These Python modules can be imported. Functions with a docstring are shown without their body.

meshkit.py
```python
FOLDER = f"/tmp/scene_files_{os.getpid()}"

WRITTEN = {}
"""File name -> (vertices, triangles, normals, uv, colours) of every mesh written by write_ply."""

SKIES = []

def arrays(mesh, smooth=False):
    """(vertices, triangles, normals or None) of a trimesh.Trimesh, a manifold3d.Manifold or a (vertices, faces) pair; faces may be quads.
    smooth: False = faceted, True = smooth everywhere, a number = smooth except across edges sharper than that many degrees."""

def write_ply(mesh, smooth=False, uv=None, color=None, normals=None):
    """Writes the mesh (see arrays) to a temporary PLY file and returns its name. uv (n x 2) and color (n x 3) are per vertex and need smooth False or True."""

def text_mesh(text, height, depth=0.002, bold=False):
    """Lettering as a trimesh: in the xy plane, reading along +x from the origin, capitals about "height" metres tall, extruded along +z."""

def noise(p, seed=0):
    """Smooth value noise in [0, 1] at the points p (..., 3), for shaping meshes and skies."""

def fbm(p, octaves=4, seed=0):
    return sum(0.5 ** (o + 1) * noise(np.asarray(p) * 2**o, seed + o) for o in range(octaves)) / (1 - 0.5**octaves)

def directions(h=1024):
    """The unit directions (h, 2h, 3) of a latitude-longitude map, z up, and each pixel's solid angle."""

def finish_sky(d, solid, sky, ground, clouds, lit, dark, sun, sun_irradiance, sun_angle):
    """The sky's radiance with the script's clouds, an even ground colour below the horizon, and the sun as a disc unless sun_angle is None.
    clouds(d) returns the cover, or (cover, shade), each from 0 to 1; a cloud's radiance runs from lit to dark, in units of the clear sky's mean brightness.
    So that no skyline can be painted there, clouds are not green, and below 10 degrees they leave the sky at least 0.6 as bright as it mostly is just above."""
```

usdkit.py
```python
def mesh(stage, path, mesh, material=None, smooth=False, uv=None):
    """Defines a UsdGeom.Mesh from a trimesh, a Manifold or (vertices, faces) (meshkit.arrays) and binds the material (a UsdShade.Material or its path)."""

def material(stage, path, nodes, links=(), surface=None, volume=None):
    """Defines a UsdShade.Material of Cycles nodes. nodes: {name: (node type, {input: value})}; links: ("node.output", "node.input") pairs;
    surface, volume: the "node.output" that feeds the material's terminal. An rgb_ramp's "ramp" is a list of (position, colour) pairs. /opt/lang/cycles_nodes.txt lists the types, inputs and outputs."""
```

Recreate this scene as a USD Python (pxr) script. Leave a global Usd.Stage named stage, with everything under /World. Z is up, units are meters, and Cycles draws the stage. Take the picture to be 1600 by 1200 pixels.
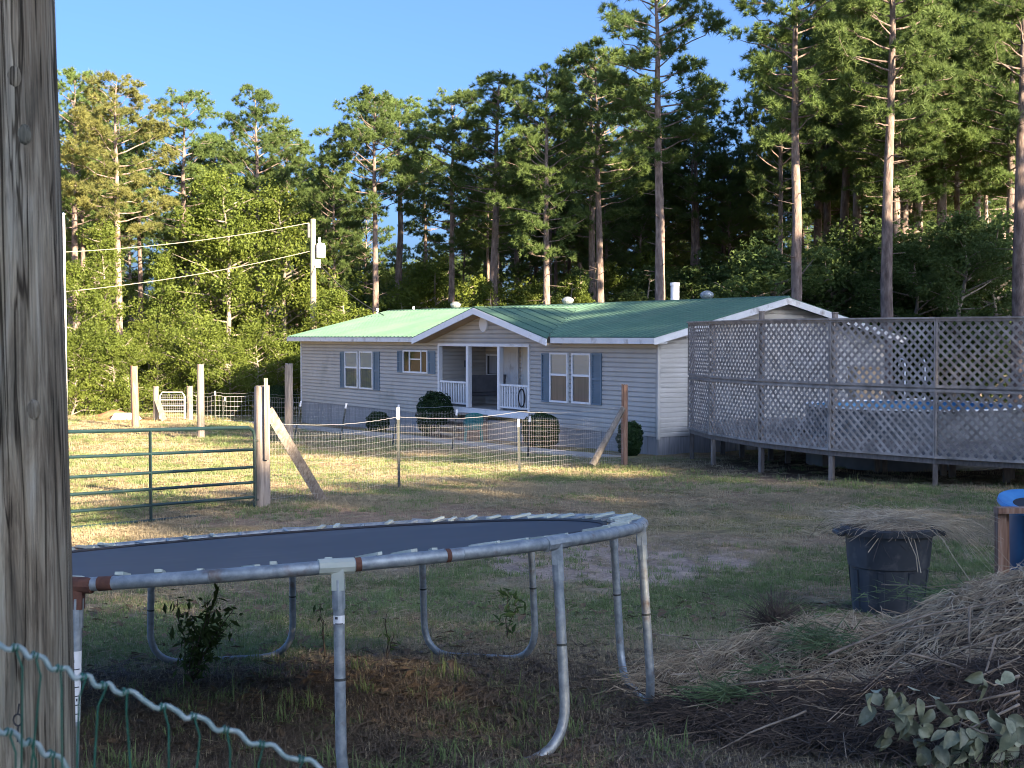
import math, random
import numpy as np, trimesh, usdkit, meshkit
from pxr import Usd, UsdGeom, UsdLux, UsdShade, Gf, Sdf, Vt
from scipy.interpolate import RBFInterpolator
from shapely.geometry import Polygon, box as sbox, LineString

random.seed(4)
rng = np.random.default_rng(11)
stage = Usd.Stage.CreateInMemory()
UsdGeom.SetStageUpAxis(stage, 'Z'); UsdGeom.SetStageMetersPerUnit(stage, 1.0)
W = UsdGeom.Xform.Define(stage, '/World'); stage.SetDefaultPrim(W.GetPrim())
UsdGeom.Scope.Define(stage, '/World/Looks')

# ------------------------------------------------------------------ camera, sky, sun, exposure
FPX, EYE, HOR = 2150.0, 1.65, 525.0            # focal length in photo pixels, eye height, horizon row
PITCH = math.atan((600 - HOR) / FPX)
EXPOSURE = 2.93
SUN_EL, SUN_DIR = math.radians(19), (0.68, -0.733)
cam = UsdGeom.Camera.Define(stage, '/World/camera')
cam.AddTranslateOp().Set(Gf.Vec3d(0, 0, EYE)); cam.AddRotateXOp().Set(90 - math.degrees(PITCH))
cam.CreateHorizontalApertureAttr(36.0); cam.CreateVerticalApertureAttr(27.0)
cam.CreateFocalLengthAttr(36.0 * FPX / 1600); cam.CreateExposureAttr(EXPOSURE)
cam.CreateFStopAttr(30.0); cam.CreateFocusDistanceAttr(12.0)
cam.CreateClippingRangeAttr(Gf.Vec2f(0.05, 5000))
usdkit.material(stage, '/World/Looks/sky_look', {
    'sky': ('sky_texture', {'sky_type': 'single_scattering', 'sun_disc': False, 'sun_elevation': SUN_EL,
                            'sun_rotation': math.atan2(SUN_DIR[0], SUN_DIR[1]), 'air_density': 0.58, 'aerosol_density': 4.2, 'ozone_density': 6.0, 'altitude': 100.0}),
    'bg': ('background_shader', {'strength': 0.052})}, [('sky.color', 'bg.color')], surface='bg.background')
dome = UsdLux.DomeLight.Define(stage, '/World/sky')
UsdShade.MaterialBindingAPI.Apply(dome.GetPrim()).Bind(UsdShade.Material.Get(stage, '/World/Looks/sky_look'))
dome.GetPrim().SetCustomDataByKey('kind', 'structure')
S = np.array([SUN_DIR[0] * math.cos(SUN_EL), SUN_DIR[1] * math.cos(SUN_EL), math.sin(SUN_EL)])
sun = UsdLux.DistantLight.Define(stage, '/World/sun')
sun.CreateIntensityAttr(1.05); sun.CreateAngleAttr(0.55); sun.CreateNormalizeAttr(True); sun.CreateColorAttr(Gf.Vec3f(1.0, 0.80, 0.55))
_x = np.cross([0, 0, 1], S); _x /= np.linalg.norm(_x); _y = np.cross(S, _x)
sun.AddTransformOp().Set(Gf.Matrix4d(*_x, 0, *_y, 0, *S, 0, 0, 0, 30, 1))

# ------------------------------------------------------------------ helpers
used = {}
def numbered(parent, name):
    k = (parent, name); n = used.get(k, -1) + 1; used[k] = n
    return f'{parent}/{name}' + (f'_{n:03d}' if n else '')
def tag(o, label=None, cat=None, group=None, kind=None):
    for k, v in (('label', label), ('category', cat), ('group', group), ('kind', kind)):
        if v: o.SetCustomDataByKey(k, v)
    return o
def thing(name, label, cat, loc=(0, 0, 0), rz=0, group=None, scale=None):
    x = UsdGeom.Xform.Define(stage, numbered('/World', name))
    x.AddTranslateOp().Set(Gf.Vec3d(*map(float, loc))); x.AddRotateZOp().Set(float(rz))
    x.AddScaleOp().Set(Gf.Vec3f(*(scale or (1, 1, 1))))
    return tag(x.GetPrim(), label, cat, group)
def copy_of(root, label, loc, rz=0, scale=(1, 1, 1), group=None):
    import re; nm = re.sub(r'_\d{3}$', '', root.GetName())
    r = thing(nm, label, root.GetCustomDataByKey('category'), loc, rz, group, scale)
    r.GetReferences().AddInternalReference(root.GetPath()); r.SetInstanceable(True)
    return r
def rot_to(d):
    d = np.asarray(d, float); d = d / np.linalg.norm(d)
    a = np.array([0, 0, 1.0]) if abs(d[2]) < .95 else np.array([1.0, 0, 0])
    x = np.cross(a, d); x /= np.linalg.norm(x)
    return np.stack([x, np.cross(d, x), d], 1)
class MB:
    def __init__(s): s.v, s.f, s.n = [], [], 0
    def add(s, m, f=None):
        v, f = (np.asarray(m.vertices), np.asarray(m.faces)) if f is None else (np.asarray(m, float), np.asarray(f, int))
        if len(f) and f.shape[1] == 4: f = np.vstack([f[:, [0, 1, 2]], f[:, [0, 2, 3]]])
        s.v.append(v); s.f.append(f + s.n); s.n += len(v); return s
    def hexa(s, p):          # p: bottom ring of 4 (counter-clockwise from above), then top ring
        return s.add(np.asarray(p, float), np.array([[3, 2, 1, 0], [4, 5, 6, 7], [0, 1, 5, 4], [1, 2, 6, 5], [2, 3, 7, 6], [3, 0, 4, 7]]))
    def box(s, x0, x1, y0, y1, z0, z1):
        return s.hexa([(x0, y0, z0), (x1, y0, z0), (x1, y1, z0), (x0, y1, z0), (x0, y0, z1), (x1, y0, z1), (x1, y1, z1), (x0, y1, z1)])
    def bevel_box(s, x0, x1, y0, y1, z0, z1, b=.01):
        import manifold3d
        pts = [(x, y, z) for (dx, dy, dz) in ((b, b, 0), (b, 0, b), (0, b, b)) for x in (x0 + dx, x1 - dx) for y in (y0 + dy, y1 - dy) for z in (z0 + dz, z1 - dz)]
        m = trimesh.convex.convex_hull(np.array(pts)); return s.add(m)
    def bar(s, p, q, w, h=None, up=None):     # square bar
        p, q = np.asarray(p, float), np.asarray(q, float); d = q - p
        R = rot_to(d) if up is None else None
        if up is not None:
            d = d / np.linalg.norm(d); x = np.cross(d, up); x /= np.linalg.norm(x); y = np.cross(x, d); R = np.stack([x, y, d], 1)
        h = h or w; a, b = R[:, 0] * w / 2, R[:, 1] * h / 2
        r = [-a - b, a - b, a + b, -a + b]
        return s.hexa([p + k for k in r] + [q + k for k in r])
    def tube(s, pts, r, n=8, cap=True, squash=None):
        pts = np.asarray(pts, float); r = np.broadcast_to(np.asarray(r, float), len(pts))
        t = np.gradient(pts, axis=0); t /= np.maximum(np.linalg.norm(t, axis=1, keepdims=True), 1e-9)
        R = rot_to(t[0]); x = R[:, 0]; V = []
        ang = np.arange(n) * 2 * np.pi / n
        for i in range(len(pts)):
            x = x - t[i] * (x @ t[i]); x /= np.linalg.norm(x); y = np.cross(t[i], x)
            V.append(pts[i] + r[i] * (np.cos(ang)[:, None] * x + np.sin(ang)[:, None] * y))
        V = np.vstack(V); F = []
        for i in range(len(pts) - 1):
            for k in range(n):
                a, b = i * n + k, i * n + (k + 1) % n; F.append((a, b, b + n, a + n))
        F = np.array(F); F = np.vstack([F[:, [0, 1, 2]], F[:, [0, 2, 3]]])
        if cap:
            e = (len(pts) - 1) * n
            F = np.vstack([F] + [[(0, k + 1, k)] for k in range(1, n - 1)] + [[(e, e + k, e + k + 1)] for k in range(1, n - 1)])
        return s.add(V, F)
    def lathe(s, prof, n=24, c=(0, 0, 0)):
        prof = np.asarray(prof, float); a = np.arange(n) * 2 * np.pi / n
        V = np.stack([np.outer(prof[:, 0], np.cos(a)) + c[0], np.outer(prof[:, 0], np.sin(a)) + c[1], np.repeat(prof[:, 1:2], n, 1) + c[2]], -1).reshape(-1, 3)
        F = [(i * n + k, i * n + (k + 1) % n, (i + 1) * n + (k + 1) % n, (i + 1) * n + k) for i in range(len(prof) - 1) for k in range(n)]
        return s.add(V, np.array(F))
    def mesh(s): return (np.vstack(s.v), np.vstack(s.f)) if s.v else (np.zeros((0, 3)), np.zeros((0, 3), int))
    def build(s, name, mat, parent=None, smooth=False):
        path = numbered(str(parent.GetPath()) if parent else '/World', name)
        return usdkit.mesh(stage, path, s.mesh(), mat, smooth).GetPrim()
def part(name, mesh, mat, parent=None, smooth=False):
    return usdkit.mesh(stage, numbered(str(parent.GetPath()) if parent else '/World', name), mesh, mat, smooth).GetPrim()

def LK(name, stops, scale=5, rough=.75, bump=0, dist=.01, stretch=(1, 1, 1), metallic=0, detail=5, rand=0, spec=.5, dirt=None, world=False, distort=0):
    """noise-coloured principled material; rand: brightness spread between prims; dirt: (colour, noise scale, low, high)"""
    nodes = {'tc': ('geometry' if world else 'texture_coordinate', {}), 'mp': ('mapping', {'scale': stretch}),
             'nz': ('noise_texture', {'scale': scale, 'detail': detail, 'roughness': .6, 'distortion': distort}),
             'rp': ('rgb_ramp', {'ramp': stops}), 'p': ('principled_bsdf', {'roughness': rough, 'metallic': metallic, 'specular_ior_level': spec})}
    L = [('tc.position' if world else 'tc.object', 'mp.vector'), ('mp.vector', 'nz.vector'), ('nz.fac', 'rp.fac')]
    col = 'rp.color'
    if dirt:
        nodes['dn'] = ('noise_texture', {'scale': dirt[1], 'detail': 4, 'roughness': .65}); nodes['dr'] = ('map_range', {'from_min': dirt[2], 'from_max': dirt[3], 'clamp': True})
        nodes['dm'] = ('mix_color', {'b': dirt[0]}); L += [('tc.position' if world else 'tc.object', 'dn.vector'), ('dn.fac', 'dr.value'), ('dr.result', 'dm.fac'), (col, 'dm.a')]; col = 'dm.result'
    if rand:
        nodes['oi'] = ('object_info', {}); nodes['rm'] = ('map_range', {'to_min': 1 - rand, 'to_max': 1 + rand}); nodes['hs'] = ('hsv', {})
        L += [('oi.random', 'rm.value'), ('rm.result', 'hs.value'), (col, 'hs.color')]; col = 'hs.color'
    L.append((col, 'p.base_color'))
    if bump:
        nodes['b'] = ('bump', {'strength': bump, 'distance': dist}); L += [('nz.fac', 'b.height'), ('b.normal', 'p.normal')]
    return usdkit.material(stage, f'/World/Looks/{name}', nodes, L, surface='p.BSDF')
def LEAF(name, stops, transl=.35, scale=.35, rough=.6, rand=.15, tcol=None):
    nodes = {'g': ('geometry', {}), 'nz': ('noise_texture', {'scale': scale, 'detail': 3}), 'a': ('math', {'math_type': 'multiply_add', 'value2': .55, 'value3': 0.0}),
             'rp': ('rgb_ramp', {'ramp': stops}), 'oi': ('object_info', {}), 'rm': ('map_range', {'to_min': 1 - rand, 'to_max': 1 + rand}), 'hs': ('hsv', {}),
             'p': ('principled_bsdf', {'roughness': rough, 'specular_ior_level': .25}), 't': ('translucent_bsdf', {}), 'm': ('mix_closure', {'fac': transl}),
             's': ('math', {'math_type': 'multiply', 'value2': .55})}
    L = [('g.position', 'nz.vector'), ('g.random_per_island', 'a.value1'), ('nz.fac', 's.value1'), ('s.value', 'a.value3'), ('a.value', 'rp.fac'),
         ('oi.random', 'rm.value'), ('rm.result', 'hs.value'), ('rp.color', 'hs.color'), ('hs.color', 'p.base_color'), ('hs.color', 't.color'), ('p.BSDF', 'm.closure1'), ('t.BSDF', 'm.closure2')]
    return usdkit.material(stage, f'/World/Looks/{name}', nodes, L, surface='m.closure')

# ------------------------------------------------------------------ terrain
CP = np.array([(0, 0, 0), (-3, 0, -.02), (3, 0, .05), (-3, 5, -.12), (0, 5, -.08), (3, 5, -.02), (.15, 6, -.16), (.7, 7.3, -.25), (-.6, 9.6, -.47), (-1.5, 9.6, -.53),
  (-3, 9, -.5), (3.2, 11.5, -.68), (5, 8, -.3), (-3.8, 20.9, -.97), (-6, 18, -.93), (6, 20, -.95), (0, 16, -.8), (0, 24, -1.05), (.1, 28, -1.18), (2.5, 30.6, -1.2),
  (3.7, 34.6, -1.37), (4.2, 32.6, -1.28), (7.6, 24.6, -1.07), (-4, 34, -1.35), (-8.3, 54, -1.76), (-14, 48, -1.6), (-18, 57, -1.6), (-8, 42, -1.5), (12, 40, -1.3), (12, 24, -1.0),
  (20, 20, -.8), (40, 20, -.5), (-40, 20, -1), (-40, 60, -1.7), (40, 60, -1.2), (0, 70, -1.8), (-40, 110, -1.8), (40, 110, -1.5), (0, 110, -1.8), (0, -30, .3), (40, -30, .3), (-40, -30, .2)], float)
_rbf = RBFInterpolator(CP[:, :2], CP[:, 2], kernel='linear', smoothing=.4)
def gz(x, y):
    x, y = np.broadcast_arrays(np.asarray(x, float), np.asarray(y, float)); p = np.stack([x.ravel(), y.ravel()], 1)
    q = np.clip(p, [-60, -40], [60, 130]); z = _rbf(q)
    return (z.reshape(x.shape) if x.shape else float(z[0]))
def bumps(x, y):
    p = np.stack([np.asarray(x, float), np.asarray(y, float), np.zeros_like(np.asarray(x, float))], -1)
    return (meshkit.fbm(p * .9, 4, 3) - .5) * .09 + (meshkit.fbm(p * 6, 3, 5) - .5) * .025
def at(px, py, d):       # pixel of the photograph at depth d -> world point
    return np.array([(px - 800) / FPX * d, d, EYE + (HOR - py) / FPX * d])
def foot(px, d): x = (px - 800) / FPX * d; return np.array([x, d, gz(x, d)])
def depth_of(px, py):    # depth at which the ground shows in pixel (px, py)
    lo, hi = 3.0, 120.0
    for _ in range(40):
        m = (lo + hi) / 2; z = EYE + (HOR - py) / FPX * m
        lo, hi = (m, hi) if z > gz((px - 800) / FPX * m, m) else (lo, m)
    return lo
def ground_at(px, py): return foot(px, depth_of(px, py))

xs = np.unique(np.concatenate([np.linspace(-600, -60, 8), np.linspace(-60, -12, 40), np.linspace(-12, 12, 160), np.linspace(12, 60, 40), np.linspace(60, 600, 8)]))
ys = np.unique(np.concatenate([np.linspace(-400, -30, 5), np.linspace(-30, 3, 20), np.linspace(3, 36, 220), np.linspace(36, 130, 90), np.linspace(130, 900, 6)]))
GX, GY = np.meshgrid(xs, ys); GZ = gz(GX, GY) + bumps(GX, GY) * (np.abs(GX) < 60) * (GY < 130)
nx, ny = len(xs), len(ys); I = np.arange(nx * ny).reshape(ny, nx)
GF = np.stack([I[:-1, :-1], I[:-1, 1:], I[1:, 1:], I[1:, :-1]], -1).reshape(-1, 4)
# dirt: bare pinkish earth; straw: dry grass; green: living grass
def dirt_mask(x, y):     # numpy twin of the bare-earth patches, used to thin the grass
    p = np.stack([x, y, 0 * x], -1)
    return np.clip((.6 * meshkit.fbm(p * .33 + 7, 3, 21) + .4 * meshkit.fbm(p * 1.3 + 5, 3, 23) - .46) * 8, 0, 1)
def green_mask(x, y):
    p = np.stack([x, y, 0 * x], -1)
    return np.clip((.55 * meshkit.fbm(p * .22 + 3, 4, 31) + .45 * meshkit.fbm(p * .85 + 11, 3, 37) - .44) * 7, 0, 1)
gm = {'g': ('geometry', {}), 'n1': ('noise_texture', {'scale': .28, 'detail': 6, 'roughness': .6}), 'n2': ('noise_texture', {'scale': 3.5, 'detail': 6, 'roughness': .7}),
      'n3': ('noise_texture', {'scale': 26, 'detail': 4, 'roughness': .7}), 'r1': ('rgb_ramp', {'ramp': [(.3, (.25, .19, .145)), (.45, (.36, .28, .19)), (.56, (.29, .27, .14)), (.7, (.19, .22, .085))]}),
      'r2': ('rgb_ramp', {'ramp': [(.3, (.55, .5, .48)), (.7, (1.25, 1.15, 1.0))]}), 'mu': ('mix_color', {'blend_type': 'multiply', 'fac': 1.0, 'use_clamp_result': False}),
      'r3': ('rgb_ramp', {'ramp': [(.3, (.6, .6, .6)), (.7, (1.2, 1.2, 1.2))]}), 'mv': ('mix_color', {'blend_type': 'multiply', 'fac': 1.0}),
      'b': ('bump', {'strength': .8, 'distance': .03}), 'p': ('principled_bsdf', {'roughness': .95, 'specular_ior_level': .1})}
gl = [('g.position', 'n1.vector'), ('g.position', 'n2.vector'), ('g.position', 'n3.vector'), ('n1.fac', 'r1.fac'), ('n2.fac', 'r2.fac')]
last = 'r1.color'
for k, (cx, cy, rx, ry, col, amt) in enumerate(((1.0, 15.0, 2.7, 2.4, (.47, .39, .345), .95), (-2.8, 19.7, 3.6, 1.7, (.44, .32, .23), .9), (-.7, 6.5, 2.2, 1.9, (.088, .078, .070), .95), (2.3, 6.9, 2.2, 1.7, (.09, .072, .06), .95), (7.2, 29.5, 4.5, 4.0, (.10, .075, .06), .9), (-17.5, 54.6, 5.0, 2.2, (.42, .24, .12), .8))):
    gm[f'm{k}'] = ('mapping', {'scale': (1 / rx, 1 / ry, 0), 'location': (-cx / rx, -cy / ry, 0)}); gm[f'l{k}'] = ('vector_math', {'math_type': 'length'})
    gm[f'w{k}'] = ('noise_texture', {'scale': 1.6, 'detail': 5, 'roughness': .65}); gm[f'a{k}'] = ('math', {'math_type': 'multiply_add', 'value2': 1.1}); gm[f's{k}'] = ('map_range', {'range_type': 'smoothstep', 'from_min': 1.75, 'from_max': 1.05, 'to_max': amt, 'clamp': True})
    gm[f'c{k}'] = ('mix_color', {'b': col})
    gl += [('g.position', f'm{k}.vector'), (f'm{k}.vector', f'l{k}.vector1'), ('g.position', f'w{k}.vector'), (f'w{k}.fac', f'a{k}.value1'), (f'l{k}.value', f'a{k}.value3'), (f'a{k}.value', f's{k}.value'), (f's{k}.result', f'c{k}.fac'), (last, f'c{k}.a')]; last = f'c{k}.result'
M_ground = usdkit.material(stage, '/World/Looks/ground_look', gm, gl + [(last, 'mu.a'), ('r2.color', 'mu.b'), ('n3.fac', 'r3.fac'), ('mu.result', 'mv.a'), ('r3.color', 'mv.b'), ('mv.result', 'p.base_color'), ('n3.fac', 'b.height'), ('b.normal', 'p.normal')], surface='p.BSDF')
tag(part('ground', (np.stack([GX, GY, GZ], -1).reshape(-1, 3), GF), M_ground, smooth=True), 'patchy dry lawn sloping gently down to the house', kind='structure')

# ------------------------------------------------------------------ materials
M_siding = LK('siding', [(.3, (.42, .395, .36)), (.7, (.49, .465, .43))], 1.2, .55, dirt=((.30, .29, .26), .7, .55, .8), rand=.03)
M_skirt = LK('skirting', [(.3, (.20, .20, .20)), (.7, (.31, .30, .30))], 4, .8, stretch=(6, 6, .5), rand=.12, bump=.3)
M_white = LK('white_trim', [(.3, (.72, .73, .75)), (.7, (.80, .80, .80))], 3, .45, dirt=((.5, .48, .44), 2.5, .58, .75))
M_fascia = LK('fascia', [(.3, (.58, .58, .57)), (.7, (.72, .71, .70))], 3, .55, dirt=((.28, .25, .22), 2.0, .56, .72))
M_shutter = LK('shutter', [(.3, (.10, .16, .215)), (.7, (.125, .19, .25))], 3, .5)
M_roof = LK('roof_metal', [(.3, (.075, .150, .112)), (.7, (.105, .185, .140))], .8, .75, spec=.04, metallic=.0, rand=.06, dirt=((.11, .16, .125), .6, .55, .85))
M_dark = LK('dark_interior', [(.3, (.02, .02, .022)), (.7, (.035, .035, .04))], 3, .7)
M_blind = LK('blind', [(.3, (.74, .74, .70)), (.7, (.82, .81, .77))], 2, .7)
M_curtain = LK('curtain', [(.3, (.24, .25, .27)), (.7, (.34, .35, .37))], 2, .8, stretch=(6, 6, .4))
M_concrete = LK('concrete', [(.3, (.30, .28, .25)), (.7, (.42, .40, .36))], 4, .9, bump=.2)
M_galv = LK('galvanised', [(.3, (.20, .235, .25)), (.5, (.30, .335, .35)), (.7, (.42, .45, .46))], 22, .55, metallic=.5, detail=8, bump=.08, dirt=((.17, .115, .085), 7, .58, .74))
M_rust = LK('rust', [(.3, (.07, .03, .02)), (.7, (.17, .07, .042))], 20, .9, bump=.4)
M_cream = LK('cream_plastic', [(.3, (.38, .43, .37)), (.6, (.50, .53, .45)), (.8, (.52, .45, .36))], 7, .6, rand=.15)
M_mat = LK('mat_fabric', [(.3, (.030, .032, .040)), (.7, (.045, .047, .058))], 1.5, .62, detail=8, dirt=((.09, .09, .09), 1.2, .55, .8), spec=.55)
M_gate = LK('gate_paint', [(.3, (.007, .022, .024)), (.7, (.012, .032, .033))], 6, .42, dirt=((.08, .05, .035), 6, .66, .75))
M_post = LK('post_wood', [(.28, (.13, .105, .085)), (.5, (.26, .215, .18)), (.72, (.38, .33, .28))], 6, .9, bump=.5, dist=.012, stretch=(5, 5, .35), rand=.12)
M_redpost = LK('cedar_post', [(.28, (.16, .08, .05)), (.5, (.30, .17, .11)), (.72, (.42, .29, .22))], 6, .9, bump=.6, dist=.012, stretch=(5, 5, .4))
M_lattice = LK('lattice_wood', [(.3, (.17, .15, .132)), (.5, (.275, .245, .218)), (.72, (.38, .345, .31))], 5, .9, rand=.22, bump=.2)
M_deckdark = LK('deck_wood', [(.3, (.10, .085, .075)), (.7, (.2, .17, .15))], 6, .9, stretch=(3, 3, 1), rand=.15)
M_bark = LK('pine_bark', [(.3, (.085, .062, .054)), (.5, (.18, .135, .118)), (.7, (.29, .23, .20))], 5, .95, bump=1.0, dist=.05, stretch=(1.6, 1.6, .5), rand=.15)
M_bark2 = LK('pale_bark', [(.3, (.12, .10, .08)), (.7, (.32, .28, .23))], 5, .95, stretch=(1.5, 1.5, .4), bump=.5)
M_pine = LEAF('pine_needles', [(.1, (.075, .125, .040)), (.42, (.145, .205, .058)), (.68, (.21, .255, .070)), (.95, (.30, .27, .09))], .42)
M_pinebrown = LEAF('browning_needles', [(.1, (.12, .145, .045)), (.42, (.22, .215, .065)), (.68, (.32, .24, .085)), (.95, (.38, .23, .13))], .38)
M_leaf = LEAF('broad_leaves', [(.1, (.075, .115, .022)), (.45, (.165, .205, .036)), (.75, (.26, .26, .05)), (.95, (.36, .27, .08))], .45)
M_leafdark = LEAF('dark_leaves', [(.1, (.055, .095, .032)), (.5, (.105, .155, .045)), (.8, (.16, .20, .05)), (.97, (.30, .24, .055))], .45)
M_shrub = LEAF('shrub_leaves', [(.1, (.014, .035, .010)), (.5, (.03, .065, .018)), (.9, (.055, .095, .026))], .2, scale=3)
M_wire = LK('fence_wire', [(.3, (.42, .42, .42)), (.7, (.58, .57, .55))], 20, .5, metallic=.5)
M_greenwire = LK('coated_wire', [(.3, (.13, .21, .205)), (.5, (.20, .28, .28)), (.7, (.31, .37, .39))], 60, .38)
M_greentie = LK('wire_tie', [(.3, (.008, .075, .05)), (.7, (.014, .12, .085))], 60, .4)
M_tpost = LK('steel_post', [(.3, (.02, .03, .028)), (.7, (.06, .06, .055))], 9, .6)
M_can = LK('can_plastic', [(.3, (.028, .033, .040)), (.7, (.055, .060, .068))], 5, .55, dirt=((.13, .12, .11), 9, .55, .8), bump=.1)
M_blue = LK('blue_plastic', [(.3, (.03, .17, .42)), (.7, (.07, .26, .55))], 6, .4)
M_teal = LK('teal_plastic', [(.3, (.02, .14, .15)), (.7, (.04, .20, .205))], 6, .45)
M_grey = LK('grey_paint', [(.3, (.10, .10, .11)), (.7, (.15, .15, .16))], 6, .6)
M_tan = LK('tan_board', [(.3, (.42, .28, .15)), (.7, (.52, .36, .21))], 4, .7)
M_water = LK('water', [(.3, (.02, .12, .26)), (.7, (.03, .17, .34))], 3, .08, bump=.1)
M_liner = LK('pool_liner', [(.3, (.05, .20, .38)), (.7, (.09, .28, .48))], 3, .4)
M_poolwall = LK('pool_wall', [(.3, (.11, .12, .13)), (.7, (.17, .18, .19))], 4, .5)
M_straw = LK('straw', [(.3, (.14, .105, .07)), (.5, (.28, .21, .14)), (.7, (.46, .37, .26))], 9, .8, world=True)
M_straw2 = LK('pale_straw', [(.3, (.26, .20, .13)), (.5, (.44, .355, .24)), (.7, (.60, .51, .37))], 9, .8, world=True)
M_root = LK('root', [(.3, (.035, .026, .021)), (.5, (.075, .055, .042)), (.7, (.15, .11, .08))], 7, .9, world=True)
M_litter = LK('litter', [(.3, (.030, .022, .018)), (.55, (.06, .045, .035)), (.75, (.11, .085, .06))], 9, .98, bump=1, dist=.05, detail=8)
M_stick = LK('stick', [(.3, (.11, .085, .065)), (.5, (.23, .18, .13)), (.7, (.36, .30, .23))], 16, .85, bump=.4, rand=.3)
M_driedleaf = LK('dried_leaf', [(.25, (.11, .12, .065)), (.5, (.22, .23, .135)), (.75, (.35, .35, .235))], 22, .55, rand=.35, bump=.25)
M_frond = LEAF('green_frond', [(.1, (.09, .13, .065)), (.5, (.16, .22, .10)), (.9, (.27, .32, .15))], .35, scale=4)
M_grassg = LEAF('grass_green', [(.05, (.14, .19, .075)), (.4, (.22, .275, .105)), (.7, (.31, .32, .15)), (.95, (.46, .40, .24))], .35, scale=.6, rand=.2)
M_grassd = LEAF('grass_dry', [(.05, (.28, .23, .15)), (.4, (.42, .35, .225)), (.7, (.52, .43, .29)), (.95, (.60, .52, .37))], .3, scale=.6, rand=.2)
M_lit2 = LEAF('dead_stems', [(.05, (.08, .06, .045)), (.5, (.20, .155, .11)), (.95, (.42, .33, .23))], .15, scale=2, rand=.2)
M_redsoil = LK('red_soil', [(.3, (.28, .11, .05)), (.7, (.40, .18, .09))], 5, .95, bump=.5)
M_label = LK('label_paper', [(.3, (.70, .70, .68)), (.7, (.78, .78, .76))], 4, .5)
M_ink = LK('label_ink', [(.3, (.05, .05, .06)), (.7, (.08, .08, .09))], 4, .6)
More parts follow.
